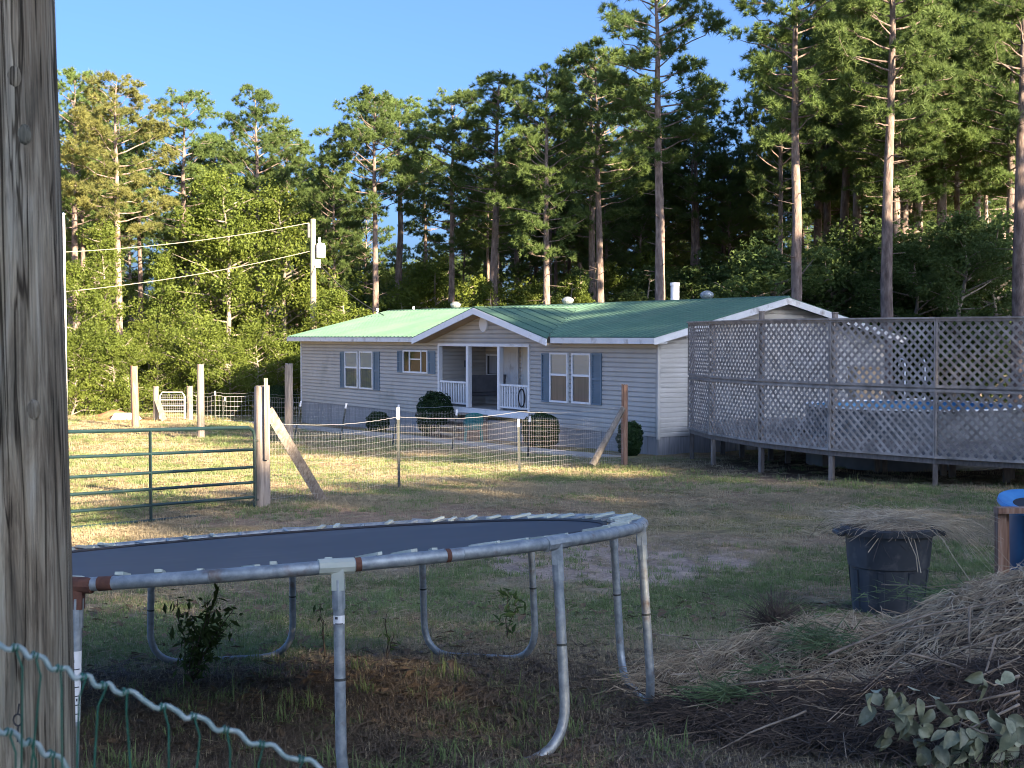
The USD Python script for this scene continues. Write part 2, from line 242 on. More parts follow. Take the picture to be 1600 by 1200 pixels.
# pole wood: long vertical grain with cracks and green-grey weathering
M_pole = usdkit.material(stage, '/World/Looks/pole_wood', {
    'tc': ('texture_coordinate', {}), 'm1': ('mapping', {'scale': (9, 9, .9)}), 'n1': ('noise_texture', {'scale': 3.2, 'detail': 8, 'roughness': .65, 'distortion': 1.3}),
    'm2': ('mapping', {'scale': (60, 60, 1.6)}), 'n2': ('noise_texture', {'scale': 2.2, 'detail': 8, 'roughness': .7, 'distortion': 1.0}), 'm4': ('mapping', {'scale': (26, 26, .8)}), 'n4': ('noise_texture', {'scale': 1.4, 'detail': 3, 'roughness': .55, 'distortion': .8}), 'cs': ('math', {'math_type': 'subtract', 'value2': .5}), 'ca': ('math', {'math_type': 'absolute'}), 'cr': ('rgb_ramp', {'ramp': [(0, (.16, .15, .14)), (.012, (.3, .29, .28)), (.03, (1, 1, 1)), (1, (1, 1, 1))]}), 'mc': ('mix_color', {'blend_type': 'multiply', 'fac': 1.0}),
    'n3': ('noise_texture', {'scale': 3.0, 'detail': 4}), 'r1': ('rgb_ramp', {'ramp': [(.32, (.13, .105, .075)), (.44, (.29, .235, .165)), (.56, (.44, .375, .275)), (.7, (.55, .505, .41))]}),
    'r2': ('rgb_ramp', {'ramp': [(.34, (.30, .29, .28)), (.48, (.80, .80, .80)), (.66, (1.15, 1.15, 1.12))]}), 'mu': ('mix_color', {'blend_type': 'multiply', 'fac': 1.0}),
    'gr': ('mix_color', {'b': (.17, .20, .17)}), 'gf': ('map_range', {'from_min': .42, 'from_max': .72, 'to_max': .75, 'clamp': True}),
    'ad': ('math', {'math_type': 'multiply_add', 'value2': 1.6}), 'b': ('bump', {'strength': .7, 'distance': .008}), 'p': ('principled_bsdf', {'roughness': .92, 'specular_ior_level': .2})},
    [('tc.object', 'm1.vector'), ('m1.vector', 'n1.vector'), ('tc.object', 'm2.vector'), ('m2.vector', 'n2.vector'), ('tc.object', 'n3.vector'), ('n1.fac', 'r1.fac'), ('n2.fac', 'r2.fac'),
     ('r1.color', 'gr.a'), ('n3.fac', 'gf.value'), ('gf.result', 'gr.fac'), ('gr.result', 'mu.a'), ('r2.color', 'mu.b'), ('tc.object', 'm4.vector'), ('m4.vector', 'n4.vector'), ('n4.fac', 'cs.value1'), ('cs.value', 'ca.value1'), ('ca.value', 'cr.fac'), ('mu.result', 'mc.a'), ('cr.color', 'mc.b'), ('mc.result', 'p.base_color'), ('n2.fac', 'ad.value1'), ('n1.fac', 'ad.value3'),
     ('ad.value', 'b.height'), ('b.normal', 'p.normal')], surface='p.BSDF')
M_glass = usdkit.material(stage, '/World/Looks/window_glass', {'t': ('transparent_bsdf', {'color': (.9, .93, .93)}), 'g': ('glossy_bsdf', {'roughness': .02, 'color': (.7, .72, .75)}), 'f': ('fresnel', {'IOR': 1.5}), 'm': ('mix_closure', {})},
    [('f.fac', 'm.fac'), ('t.BSDF', 'm.closure1'), ('g.BSDF', 'm.closure2')], surface='m.closure')

# ------------------------------------------------------------------ foliage builders
def unit(n): v = rng.normal(size=(n, 3)); return v / np.linalg.norm(v, axis=1, keepdims=True)
def needles(c, d, k, ln, wd):
    """k needles per tuft at c pointing roughly along d"""
    n = len(c); C_ = np.repeat(c, k, 0); D = np.repeat(d, k, 0) * .75 + unit(n * k); D /= np.linalg.norm(D, axis=1, keepdims=True)
    side = np.cross(D, unit(n * k)); side /= np.maximum(np.linalg.norm(side, axis=1, keepdims=True), 1e-6)
    l = ln * rng.uniform(.65, 1.15, (n * k, 1)); b = C_ + unit(n * k) * ln * .12
    V = np.stack([b - side * wd, b + side * wd, b + D * l], 1).reshape(-1, 3)
    # the tuft's needles share their root so that one tuft is one colour island
    return V, np.arange(len(V)).reshape(-1, 3)
def leaves(c, nrm, size, aspect=.55):
    n = len(c); t = np.cross(nrm, unit(n)); t /= np.maximum(np.linalg.norm(t, axis=1, keepdims=True), 1e-6); s = np.cross(nrm, t)
    L_ = (size * rng.uniform(.6, 1.25, n))[:, None]
    V = np.stack([c - t * L_ * .5, c + s * L_ * aspect * .5 + nrm * L_ * .07, c + t * L_ * .5, c - s * L_ * aspect * .5 + nrm * L_ * .07], 1).reshape(-1, 3)
    q = np.arange(n)[:, None] * 4
    return V, np.vstack([q + [0, 1, 2], q + [0, 2, 3]])

def pine_meshes(seed, H=18.0, r0=.24, base=.5, spread=2.6, dens=1.0, k=32, ragged=.3):
    """a loblolly: bare curved trunk, whorled ascending limbs, needle tufts massed at the limb ends"""
    global rng; rng = np.random.default_rng(seed)
    tr, cr = MB(), MB()
    z = np.linspace(0, H, 16); wob = np.cumsum(rng.normal(0, .05, (16, 2)), 0) * np.linspace(.3, 1, 16)[:, None]; wob -= wob[0]
    P = np.column_stack([wob, z]); rad = r0 * (1 - z / H) ** .75 * (1 + .35 * np.exp(-z / .5)) + .015
    tr.tube(P, rad, 9)
    def on(h): return np.array([np.interp(h, z, P[:, 0]), np.interp(h, z, P[:, 1]), h])
    T, D = [], []
    nl = int(46 * dens); phi = rng.uniform(0, 6.28)
    for i in range(nl):
        u = (i + rng.uniform(0, .9)) / nl; h = H * (base + (1 - base) * .97 * u ** .92)
        prof = (math.sin(math.pi * min(1, .22 + .78 * u)) ** .7) * (1 - .35 * u) + .08
        ln = spread * prof * rng.uniform(1 - ragged, 1 + ragged * .6)
        if u < .12: ln *= rng.uniform(.4, .9)
        phi += 2.4 + rng.normal(0, .4); up = -.05 + .75 * u + rng.normal(0, .12)
        s = np.linspace(0, 1, 6)[:, None]; d0 = np.array([math.cos(phi), math.sin(phi), 0])
        pts = on(h) + d0 * ln * s + np.array([0, 0, 1]) * (up * ln * s + .25 * ln * s ** 2 * (1 - u)) + rng.normal(0, .04 * ln, (6, 3)) * s
        tr.tube(pts, np.linspace(.024 + .009 * ln, .009, 6), 4, cap=False)
        nt = max(2, int(rng.uniform(2.2, 3.6) * (.45 + ln / 1.7)))
        for j in range(nt):
            a = 1.0 if j == 0 else rng.uniform(.4, 1.0); b = np.array([np.interp(a, s[:, 0], pts[:, m]) for m in range(3)])
            sid = np.cross(d0, [0, 0, 1]) * rng.normal(0, .38) * (.5 + .35 * ln); c = b + sid + d0 * rng.uniform(.05, .3) + np.array([0, 0, rng.uniform(.08, .28)])
            tr.tube(np.stack([b, (b + c) / 2 + [0, 0, -.04], c]), [.014, .011, .007], 3, cap=False); pr = rng.uniform(.26, .46) * (.8 + .12 * ln)
            for _ in range(int(rng.uniform(8, 12))):
                o = rng.normal(size=3); o /= np.linalg.norm(o); o *= rng.random() ** .4 * pr * np.array([1.15, 1.15, .62]); T.append(c + o)
                dd = o / pr + d0 * .25 + np.array([0, 0, .55]); D.append(dd / np.linalg.norm(dd))
    for j in range(10):      # dead stubs under the crown
        h = H * rng.uniform(.25, base + .05); a = rng.uniform(0, 6.28); l = rng.uniform(.3, 1.2)
        tr.tube([on(h), on(h) + np.array([math.cos(a) * l, math.sin(a) * l, rng.uniform(-.2, .3)])], [.022, .008], 3, cap=False)
    V, F = needles(np.array(T), np.array(D), k, .26, .0165)
    return tr.mesh(), (V, F)
def broad_meshes(seed, H=11.0, r0=.16, base=.12, spread=2.6, n=9000, leaf=.17, top=.8, trunk_n=7):
    global rng; rng = np.random.default_rng(seed)
    tr = MB(); z = np.linspace(0, H * .95, 10); wob = np.cumsum(rng.normal(0, .08, (10, 2)), 0); wob -= wob[0]; P = np.column_stack([wob, z])
    tr.tube(P, r0 * (1 - z / H) + .012, trunk_n)
    cl = []
    for i in range(int(34)):
        u = (i + rng.random()) / 34; h = H * (base + (1 - base) * .94 * u); a = rng.uniform(0, 6.28)
        ln = spread * (math.sin(math.pi * (.18 + .78 * u)) ** .8) * rng.uniform(.55, 1.05)
        b = np.array([np.interp(h, z, P[:, 0]), np.interp(h, z, P[:, 1]), h]); e = b + np.array([math.cos(a) * ln, math.sin(a) * ln, ln * rng.uniform(.15, .6)])
        m = (b + e) / 2 + rng.normal(0, .12, 3); tr.tube([b, m, e], [.05, .03, .01], 4, cap=False)
        for _ in range(5):
            t = rng.uniform(.35, 1.08); cl.append((b + (e - b) * t + rng.normal(0, .25, 3), rng.uniform(.28, .62)))
    c = []; per = n // len(cl)
    for (p, r) in cl: c.append(p + unit(per) * (rng.uniform(.2, 1, (per, 1)) ** .5) * r * np.array([1.1, 1.1, .8]))
    c = np.vstack(c); nrm = unit(len(c)) + np.array([0, 0, .7]); nrm /= np.linalg.norm(nrm, axis=1, keepdims=True)
    return tr.mesh(), leaves(c, nrm, leaf)
def shrub_meshes(seed, rx, ry, h, n, leaf=.06, boxy=2.6):
    global rng; rng = np.random.default_rng(seed)
    st = MB()
    for i in range(7):
        a = rng.uniform(0, 6.28); e = np.array([math.cos(a) * rx * .6, math.sin(a) * ry * .6, h * rng.uniform(.6, .9)])
        st.tube([np.zeros(3), e * np.array([.45, .45, .5]), e], [.022, .015, .006], 4, cap=False)
    d = unit(n); k = (np.abs(d) ** boxy).sum(1) ** (-1 / boxy); nz = meshkit.fbm(d * 3.1 + seed, 3, seed)
    r = k * (.72 + .50 * nz) * (1 - rng.random(n) ** 2.2 * .35)
    c = d * r[:, None] * np.array([rx, ry, h / 2]) + np.array([0, 0, h / 2 + .02]); c[:, 2] = np.maximum(c[:, 2], .03)
    nrm = d + unit(n) * .8; nrm /= np.linalg.norm(nrm, axis=1, keepdims=True)
    return st.mesh(), leaves(c, nrm, leaf)

#@@TREES
# ------------------------------------------------------------------ trees
PROTO_H = 18.0
pine_kinds = {   # kind: (trunk mesh, crown mesh)
    'a': pine_meshes(1, base=.50, spread=2.9), 'b': pine_meshes(2, base=.60, spread=2.6, ragged=.4), 'c': pine_meshes(3, base=.44, spread=2.8, dens=1.1),
    'd': pine_meshes(5, base=.54, spread=2.05, r0=.24, dens=1.15), 'e': pine_meshes(6, base=.68, spread=2.3, dens=.75, ragged=.45)}
pine_first = {}
def put_pine(kind, px, d, ytop, label, group=None, wide=1.0, brown=False, rz=None, H=None):
    b = foot(px, d); zt = EYE + (HOR - ytop) / FPX * d; H = H or zt - b[2] + .3; s = H / PROTO_H
    rz = random.uniform(0, 360) if rz is None else rz; sc = (s * wide, s * wide, s); key = (kind, brown)
    loc = (b[0], b[1], b[2] - .12)
    if key not in pine_first:
        t = thing('pine_tree', label, 'pine tree', loc, rz, group, sc); pine_first[key] = t
        part('trunk', pine_kinds[kind][0], M_bark, t, smooth=True); part('crown', pine_kinds[kind][1], M_pinebrown if brown else M_pine, t)
        return t
    return copy_of(pine_first[key], label, loc, rz, sc, group)
PINES = [  # kind, px, depth, top row, width, label
 ('a', 120, 66, 128, 1.0, 'pine with a flat lit crown just right of the weathered pole top'),
 ('c', 150, 72, 150, .9, 'lit pine crown rising between the pole and the browning pine'),
 ('a', 288, 69, 158, 1.05, 'round-crowned sunlit pine standing alone against the sky above the far small gate'),
 ('c', 403, 71, 148, .95, 'tall feathery sunlit pine left of the power pole'),
 ('b', 452, 74, 212, 1.0, 'sunlit pine leaning over the power pole top'),
 ('a', 338, 75, 225, .9, 'lower lit pine filling the gap left of the tall feathery one'),
 ('b', 222, 73, 215, .9, 'lit pine below and right of the browning crown'),
 ('c', 522, 66, 232, .8, 'dark narrow pine just right of the power pole'),
 ('b', 588, 64, 155, 1.0, 'pine with a lit domed crown above the left end of the roof'),
 ('e', 622, 70, 168, 1.2, 'forked-looking pine close right of the domed one above the roof'),
 ('e', 660, 74, 250, 1.0, 'short thin pine with a sky gap on both sides above the roof'),
 ('a', 706, 66, 158, .95, 'pine standing above the porch gable, left of the broad lit crown'),
 ('d', 772, 62, 132, 1.25, 'pine with a broad lit crown and pale trunk above the porch gable'),
 ('c', 853, 58, 122, .95, 'dense dark pine behind the roof between porch and chimney pipe'),
 ('a', 925, 66, 100, 1.0, 'pine of the close trunk pair left of the tallest pine'),
 ('b', 940, 60, 86, 1.0, 'dark-crowned pine nearest the tallest pine on its left'),
 ('d', 1030, 55, -62, 1.0, 'tallest pine with a thick pale trunk beside the chimney pipe'),
 ('e', 1090, 70, 160, 1.1, 'dark pine low against the sky gap right of the tallest pine'),
 ('c', 1130, 74, 210, 1.0, 'small dark pine under the sky gap'),
 ('d', 1243, 50, -120, .95, 'tall straight pine above the right gable end of the roof'),
 ('c', 1218, 58, 60, .75, 'slim dark pine close left of the tall one above the gable end'),
 ('b', 1340, 62, -40, 1.0, 'thin pine between the two thick trunks right of the gable'),
 ('d', 1385, 48, -170, .95, 'thick-trunked leaning pine above the middle of the lattice'),
 ('c', 1412, 60, -60, .9, 'lit slender trunk just right of the thick leaning pine'),
 ('a', 1468, 60, -60, 1.1, 'dark pine above the right half of the lattice'),
 ('b', 1520, 66, -30, 1.0, 'pine with a pale lower trunk near the right edge'),
 ('d', 1590, 50, -150, 1.0, 'dark tall pine cut by the right edge of the view'),
 ('a', 1290, 66, 20, 1.0, 'dark pine crown filling the space right of the gable-end pine')]
for k, px, d, yt, w, lab in PINES: put_pine(k, px, d, yt, lab, wide=w, rz=px * 37 % 360)
put_pine('a', 186, 62, 133, 'pine with an orange-brown dying crown against the sky', brown=True, rz=40)
REG = [(490, 'left of the power pole'), (745, 'between the power pole and the porch gable'), (1030, 'between the porch gable and the tallest pine'), (1245, 'between the tallest pine and the right gable end'), (9999, 'above the lattice right of the gable end')]
def region(px): return next(t for k, t in REG if px < k)
r_ = random.Random(8)
for i in range(54):       # the crowded slim trunks deeper in the wood
    px = r_.uniform(500, 1640) if i < 42 else r_.uniform(90, 480); d = r_.uniform(68, 92)
    top = np.interp(px, [90, 480, 560, 600, 650, 720, 800, 900, 1050, 1150, 1250, 1640], [230, 260, 300, 330, 360, 330, 240, 200, 190, 290, 140, 90]) + r_.uniform(-10, 70)
    put_pine(r_.choice('abce'), px, d, top, 'slim pine in the deep wood ' + region(px), 'slim pines deep in the wood ' + region(px), wide=r_.uniform(.8, 1.1))

for i in range(18):
    px = r_.uniform(1225, 1650); put_pine(r_.choice('acd'), px, r_.uniform(56, 76), r_.uniform(-60, 110), 'slim pine in the deep wood ' + region(px), 'slim pines deep in the wood ' + region(px), wide=r_.uniform(.95, 1.2))
for i in range(12):
    px = r_.uniform(880, 1150); put_pine(r_.choice('abc'), px, r_.uniform(70, 84), r_.uniform(215, 330), 'slim pine in the deep wood ' + region(px), 'slim pines deep in the wood ' + region(px))
BK = {'tall': broad_meshes(21, H=11, n=13000), 'wide': broad_meshes(22, H=9, spread=3.2, n=13000, base=.06), 'low': broad_meshes(23, H=5, spread=2.4, n=10000, base=.03, leaf=.15, r0=.07)}
BH = {'tall': 11., 'wide': 9., 'low': 5.}
broad_first = {}
def put_broad(kind, px, d, ytop, label, dark=False, wide=1.0, group=None, name='broadleaf_tree', cat='tree'):
    b = foot(px, d); H = EYE + (HOR - ytop) / FPX * d - b[2]; s = H / BH[kind]; key = (kind, dark, name); sc = (s * wide, s * wide, s); loc = (b[0], b[1], b[2] - .1); rz = px * 53 % 360
    if key not in broad_first:
        t = broad_first[key] = thing(name, label, cat, loc, rz, group, sc)
        part('trunk' if name == 'broadleaf_tree' else 'stem', BK[kind][0], M_bark2, t, smooth=True); part('crown' if name == 'broadleaf_tree' else 'foliage', BK[kind][1], M_leafdark if dark else M_leaf, t)
        return t
    return copy_of(broad_first[key], label, loc, rz, sc, group)
BROAD = [('tall', 350, 65, 258, 1.0, 'large yellow-green leafy tree left of the power pole'), ('tall', 438, 66, 280, .95, 'yellow-green leafy tree directly behind the power pole'),
 ('wide', 300, 66, 320, 1.0, 'leafy tree behind the middle of the sagging cables'), ('wide', 245, 66, 395, .9, 'leafy tree above the far small gate'), ('tall', 165, 60, 340, .9, 'slender yellow-green tree right of the thin white pole'),
 ('wide', 115, 58, 405, .9, 'sunlit leafy tree beside the weathered pole behind the thin white pole'), ('wide', 470, 67, 400, .9, 'leafy tree filling behind the left roof corner')]
for k, px, d, yt, w, lab in BROAD: put_broad(k, px, d, yt, lab, wide=w)
BUSH = [(110, 56, 520), (140, 57, 500), (172, 57, 515), (200, 58, 535), (250, 60, 540), (330, 59, 500), (365, 58, 540), (395, 59, 505), (440, 60, 520), (290, 62, 490), (225, 61, 500)]
for px, d, yt in BUSH: put_broad('low', px, d, yt, 'yellow-green bush in the thicket along the left edge of the lawn', wide=.9, group='bushes of the left thicket', name='leafy_bush', cat='bush')
r_ = random.Random(12)
for i in range(46):
    px = r_.uniform(480, 1660); d = r_.uniform(60, 72) if px < 1150 else r_.uniform(52, 68)
    yt = np.interp(px, [480, 800, 1100, 1200, 1350, 1500, 1660], [420, 425, 400, 385, 370, 340, 330]) + r_.uniform(-15, 60)
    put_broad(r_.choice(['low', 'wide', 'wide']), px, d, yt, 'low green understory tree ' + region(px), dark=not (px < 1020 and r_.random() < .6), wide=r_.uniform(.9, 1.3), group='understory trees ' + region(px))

def instancer(path, protos, idx, pos, rz, sc, label, kind='stuff', cat=None):
    pi = UsdGeom.PointInstancer.Define(stage, path); tgt = []
    for j, parts in enumerate(protos):
        x = UsdGeom.Xform.Define(stage, f'{path}/kind_{"abcdefgh"[j]}')
        for nm, me, ma in parts: usdkit.mesh(stage, f'{x.GetPath()}/{nm}', me, ma)
        tgt.append(x.GetPath())
    pi.CreatePrototypesRel().SetTargets(tgt); n = len(idx)
    pi.CreateProtoIndicesAttr(Vt.IntArray.FromNumpy(np.asarray(idx, np.int32))); pi.CreatePositionsAttr(Vt.Vec3fArray.FromNumpy(np.asarray(pos, np.float32)))
    h = np.radians(np.asarray(rz)) / 2
    pi.CreateOrientationsAttr(Vt.QuathArray([Gf.Quath(float(np.cos(a)), 0, 0, float(np.sin(a))) for a in h]))
    sc = np.asarray(sc, np.float32); pi.CreateScalesAttr(Vt.Vec3fArray.FromNumpy(sc if sc.ndim == 2 else np.repeat(sc[:, None], 3, 1)))
    return tag(pi.GetPrim(), label, cat, kind=kind)
# far wood: one mass behind the trees that can be told apart
r_ = random.Random(3); idx, pos, rz, sc = [], [], [], []
for i in range(150):
    px = r_.uniform(0, 1800); d = r_.uniform(88, 135); b = foot(px, d); k = r_.choice([0, 1, 2, 3, 3, 3])
    top = np.interp(px, [0, 480, 560, 600, 730, 800, 900, 1150, 1250, 1700], [300, 310, 350, 390, 390, 350, 330, 340, 300, 270]) + r_.uniform(0, 60)
    H = max(6, EYE + (HOR - top) / FPX * d - b[2]); idx.append(k); pos.append(b)
    if k == 3: H = r_.uniform(4, 9); sc.append(H / 9 * 1.1)
    else: sc.append(H / PROTO_H)
    rz.append(r_.uniform(0, 360))
protos = [[('trunk', pine_kinds[k][0], M_bark), ('crown', pine_kinds[k][1], M_pine)] for k in 'abc'] + [[('trunk', BK['wide'][0], M_bark2), ('crown', BK['wide'][1], M_leaf)]]
instancer('/World/far_wood', protos, idx, pos, rz, sc, 'far pine wood that reads as one mass between the trunks')
# the wood to the right of and behind the viewer, which shades the yard; laid out in sun coordinates (q across the sunlight, r towards the sun)
idx, pos, rz, sc = [], [], [], []
def shade(q, r, H, k=None):
    x, y = -SUN_DIR[1] * q + SUN_DIR[0] * r, SUN_DIR[0] * q + SUN_DIR[1] * r
    idx.append(r_.choice([0, 1, 2]) if k is None else k); pos.append((x, y, gz(x, y) - .1)); rz.append(r_.uniform(0, 360)); sc.append(H / (PROTO_H if idx[-1] < 3 else 9))
for q in np.arange(-16, 8.5, 2.2):
    shade(q + r_.uniform(-.5, .5), 33 + r_.uniform(-2, 2), r_.uniform(15, 16.3)); shade(q + 1.1 + r_.uniform(-.5, .5), 38 + r_.uniform(-2, 2), r_.uniform(16, 17.5))
    shade(q, 32 + r_.uniform(-2, 2), r_.uniform(8, 10), 3); shade(q + 1, 37 + r_.uniform(-2, 2), r_.uniform(9, 11), 3)
for q in np.arange(9.5, 19.6, 1.9):       # lower trees: their tops throw the edge of the shade across the lawn
    shade(q + r_.uniform(-.4, .4), 30 + r_.uniform(-1, 1), r_.uniform(15.2, 17.2)); shade(q + 1, 34 + r_.uniform(-1, 1), r_.uniform(15.2, 17.6))
    shade(q, 27, 8, 3); shade(q + .9, 31, 10, 3); shade(q, 34, 11, 3)
for q in np.arange(23.5, 34, 1.8):      # taller ones before the right half of the house
    shade(q + r_.uniform(-.4, .4), 30 + r_.uniform(-2, 2), r_.uniform(21.5, 24.5)); shade(q + .9, 36 + r_.uniform(-2, 2), r_.uniform(22, 25)); shade(q, 31, 10, 3); shade(q + 1, 35, 11, 3)
for q in np.arange(37, 51, 1.9):       # the wood's edge right of the frame, over the lattice side
    for r in (-2, 5):
        x, y = -SUN_DIR[1] * q + SUN_DIR[0] * r, SUN_DIR[0] * q + SUN_DIR[1] * r
        if x > .46 * y: shade(q + r_.uniform(-.6, .6), r + r_.uniform(-1.5, 1.5), r_.uniform(15, 19)); shade(q + 1, r + 2, 8, 3)
instancer('/World/side_wood', protos, idx, pos, rz, sc, 'pine wood to the right of the yard whose shade falls across the lawn')
#@@END_TREES

# ------------------------------------------------------------------ the house
A = np.array([-8.3, 54.3]); HX = np.array([.521, -.8535]); HY = np.array([.8535, .521]); L_, W_ = 23.0, 8.0
HRZ = math.degrees(math.atan2(HX[1], HX[0])); FL, TOP = -.90, 1.60
def hx_of(px, yy=0.0):     # local x of the point on the line y = yy whose pixel column is px
    k = (px - 800) / FPX; bx, by = A + HY * yy
    return (k * by - bx) / (HX[0] - k * HX[1])
def hd(x, y=0.): return (A + HX * x + HY * y)[1]
def hz(py, x, y=0.): return EYE + (HOR - py) / FPX * hd(x, y)
house = thing('mobile_home', 'long low manufactured home with beige siding, green metal roof and recessed porch', 'house', (A[0], A[1], 0), HRZ)
PX0, PX1 = 11.4, 16.95; PD = 1.75; GC, GHW, GTOP = 14.6, 3.85, 2.50
def courses(wall, x0, x1, z0, z1, to3, pitch=.125, clip=None):
    """lap siding: every course its own board; to3(a, out, z): a along the wall, out = metres proud of it"""
    n = max(1, round((z1 - z0) / pitch)); p = (z1 - z0) / n
    for i in range(n):
        za, zb = z0 + i * p, z0 + (i + 1) * p - .004; a0, a1 = x0, x1; b0, b1 = x0, x1
        if clip:
            (a0, a1), (b0, b1) = clip(za), clip(zb)
            if a1 - a0 < .08: continue
            if b1 < b0: b0 = b1 = (b0 + b1) / 2
        m = MB(); zm, c0, c1 = za + (zb - za) * .66, a0 + (b0 - a0) * .66, a1 + (b1 - a1) * .66
        m.hexa([to3(a0, .029, za), to3(a1, .029, za), to3(a1, 0, za), to3(a0, 0, za), to3(c0, .029, zm), to3(c1, .029, zm), to3(c1, 0, zm), to3(c0, 0, zm)]); m.hexa([to3(c0, .029, zm), to3(c1, .029, zm), to3(c1, 0, zm), to3(c0, 0, zm), to3(b0, .004, zb), to3(b1, .004, zb), to3(b1, 0, zb), to3(b0, 0, zb)])
        m.build('siding_board', M_siding, wall)
front = lambda a, o, z: (a, -o, z)
endw = lambda a, o, z: (L_ + o, a, z)
wl = MB().box(0, PX0, .0, .12, FL, TOP).build('wall', M_siding, house); courses(wl, .06, PX0, FL, TOP, front)
wr = MB().box(PX1, L_, .0, .12, FL, TOP).build('wall', M_siding, house); courses(wr, PX1, L_ - .06, FL, TOP, front)
we = MB().box(L_ - .12, L_, .12, W_, FL, TOP).build('wall', M_siding, house); courses(we, .06, W_ - .06, FL, TOP, endw)
tag(we, 'gable end wall towards the lattice')
MB().box(0, .12, .12, W_, FL, TOP).build('wall', M_siding, house); MB().box(.12, L_ - .12, W_ - .12, W_, FL, TOP).build('wall', M_siding, house)
# end gable triangle
SL = 1.06 / 4.4
gm_ = MB().add(trimesh.creation.extrude_polygon(Polygon([(0, 0), (W_, 0), (W_ / 2, W_ / 2 * SL)]), .1).apply_transform(np.array([[0, 0, 1, L_ - .12], [1, 0, 0, 0], [0, 1, 0, TOP], [0, 0, 0, 1]], float)))
ge = gm_.build('gable', M_siding, house); courses(ge, 0, W_, TOP + .005, TOP + W_ / 2 * SL - .05, lambda a, o, z: (L_ - .02 + o, a, z), clip=lambda z: ((z - TOP) / SL, W_ - (z - TOP) / SL))
# porch gable
gs = (GTOP - 1.62) / GHW
g2 = MB().box(PX0, PX1, 0, .10, 1.36, TOP)
g2.add(trimesh.creation.extrude_polygon(Polygon([(GC - GHW + .1, TOP), (GC + GHW - .1, TOP), (GC, GTOP - .06)]), .09).apply_transform(np.array([[1, 0, 0, 0], [0, 0, -1, .10], [0, 1, 0, 0], [0, 0, 0, 1]], float)))
gp = g2.build('gable', M_siding, house); courses(gp, PX0, PX1, 1.36, TOP, front)
courses(gp, 0, 1, TOP, GTOP - .1, front, clip=lambda z: (GC - (GTOP - .07 - z) / gs, GC + (GTOP - .07 - z) / gs)); tag(gp, 'low triangular gable over the porch')
v_ = MB(); v_.lathe([(0, .0), (.17, 0), (.24, .012), (.26, .05), (.26, .06)], 28)
vm = v_.mesh(); pt = np.column_stack([vm[0][:, 0] + GC - .25, -vm[0][:, 2] * -1 - .09, vm[0][:, 1] + 2.02]); gv = part('gable_vent', (pt, vm[1][:, ::-1]), M_white, gp, smooth=40)
# corner trims
for x in (0.0, L_):
    MB().box(x - (.03 if x else .035), x + .035, -.035, .05, FL - .06, TOP).build('corner_trim', M_white if not x else M_siding, house)
# skirting panels
for side, n, ln in (('f', 56, L_), ('e', 22, W_)):
    sk = MB()
    (sk.box(0, L_, .03, .06, -1.9, FL) if side == 'f' else sk.box(L_ - .06, L_ - .03, .06, W_, -1.9, FL)); s_ = sk.build('skirting', M_skirt, house)
    for i in range(n):
        a, b = i * ln / n + .006, (i + 1) * ln / n - .006; m = MB(); o = random.uniform(.0, .008)
        if side == 'f': m.box(a, b, -.004 - o, .028, -1.9, FL - .004)
        else: m.box(L_ - .028, L_ + .004 + o, max(a, .02), b, -1.9, FL - .004)
        m.build('skirting_panel', M_skirt, s_)
# roof
EY, EZ, RY, RZ, RX0, RX1 = -.42, 1.62, 4.0, 2.68, -.45, L_ + .40
rf = MB().hexa([(RX0, EY + .3, EZ + .02), (RX1, EY + .3, EZ + .02), (RX1, RY, RZ - .06), (RX0, RY, RZ - .06), (RX0, EY + .3, EZ + .03), (RX1, EY + .3, EZ + .03), (RX1, RY, RZ - .05), (RX0, RY, RZ - .05)]) if False else MB()
rf.hexa([(RX0, RY - .12, RZ - .03), (RX1, RY - .12, RZ - .03), (RX1, RY + .12, RZ - .03), (RX0, RY + .12, RZ - .03), (RX0, RY - .02, RZ + .035), (RX1, RY - .02, RZ + .035), (RX1, RY + .02, RZ + .035), (RX0, RY + .02, RZ + .035)])
roof = rf.build('roof', M_roof, house); tag(roof, 'green ribbed metal roof with a cross gable over the porch')
def valley(x): return max(EY, EY + (GTOP - gs * abs(x - GC) - EZ) / SL) if abs(x - GC) < GHW + .25 else EY
def zs(y): return EZ + (y - EY) * SL
def slab(p, th=.012):     # p: four corners, counter-clockwise from above
    p = np.array(p, float); return np.vstack([p - [0, 0, th], p])
edges = sorted(set(list(np.arange(RX0, RX1, .914)) + [RX1, GC, GC - GHW - .2, GC + GHW + .2]))
for a, b in zip(edges[:-1], edges[1:]):
    if b - a < .05: continue
    m = MB(); ya, yb = valley(a), valley(b)
    m.hexa(slab([(a, ya, zs(ya)), (b, yb, zs(yb)), (b, RY, RZ), (a, RY, RZ)]))
    for x in np.arange(a + .02, b - .02, .3):
        y0 = valley(x) + .02; m.hexa(slab([(x - .03, y0, zs(y0) + .001), (x + .03, y0, zs(y0) + .001), (x + .03, RY, RZ + .001), (x - .03, RY, RZ + .001)]) * 1.0 if False else
            [(x - .03, y0, zs(y0) + .001), (x + .03, y0, zs(y0) + .001), (x + .03, RY, RZ + .001), (x - .03, RY, RZ + .001), (x - .015, y0, zs(y0) + .022), (x + .015, y0, zs(y0) + .022), (x + .015, RY, RZ + .022), (x - .015, RY, RZ + .022)])
    m.build('roof_panel', M_roof, roof)
m = MB().hexa(slab([(RX0, RY, RZ), (RX1, RY, RZ), (RX1, W_ + .42, EZ), (RX0, W_ + .42, EZ)])); m.build('roof_panel', M_roof, roof)
GY0 = -.55
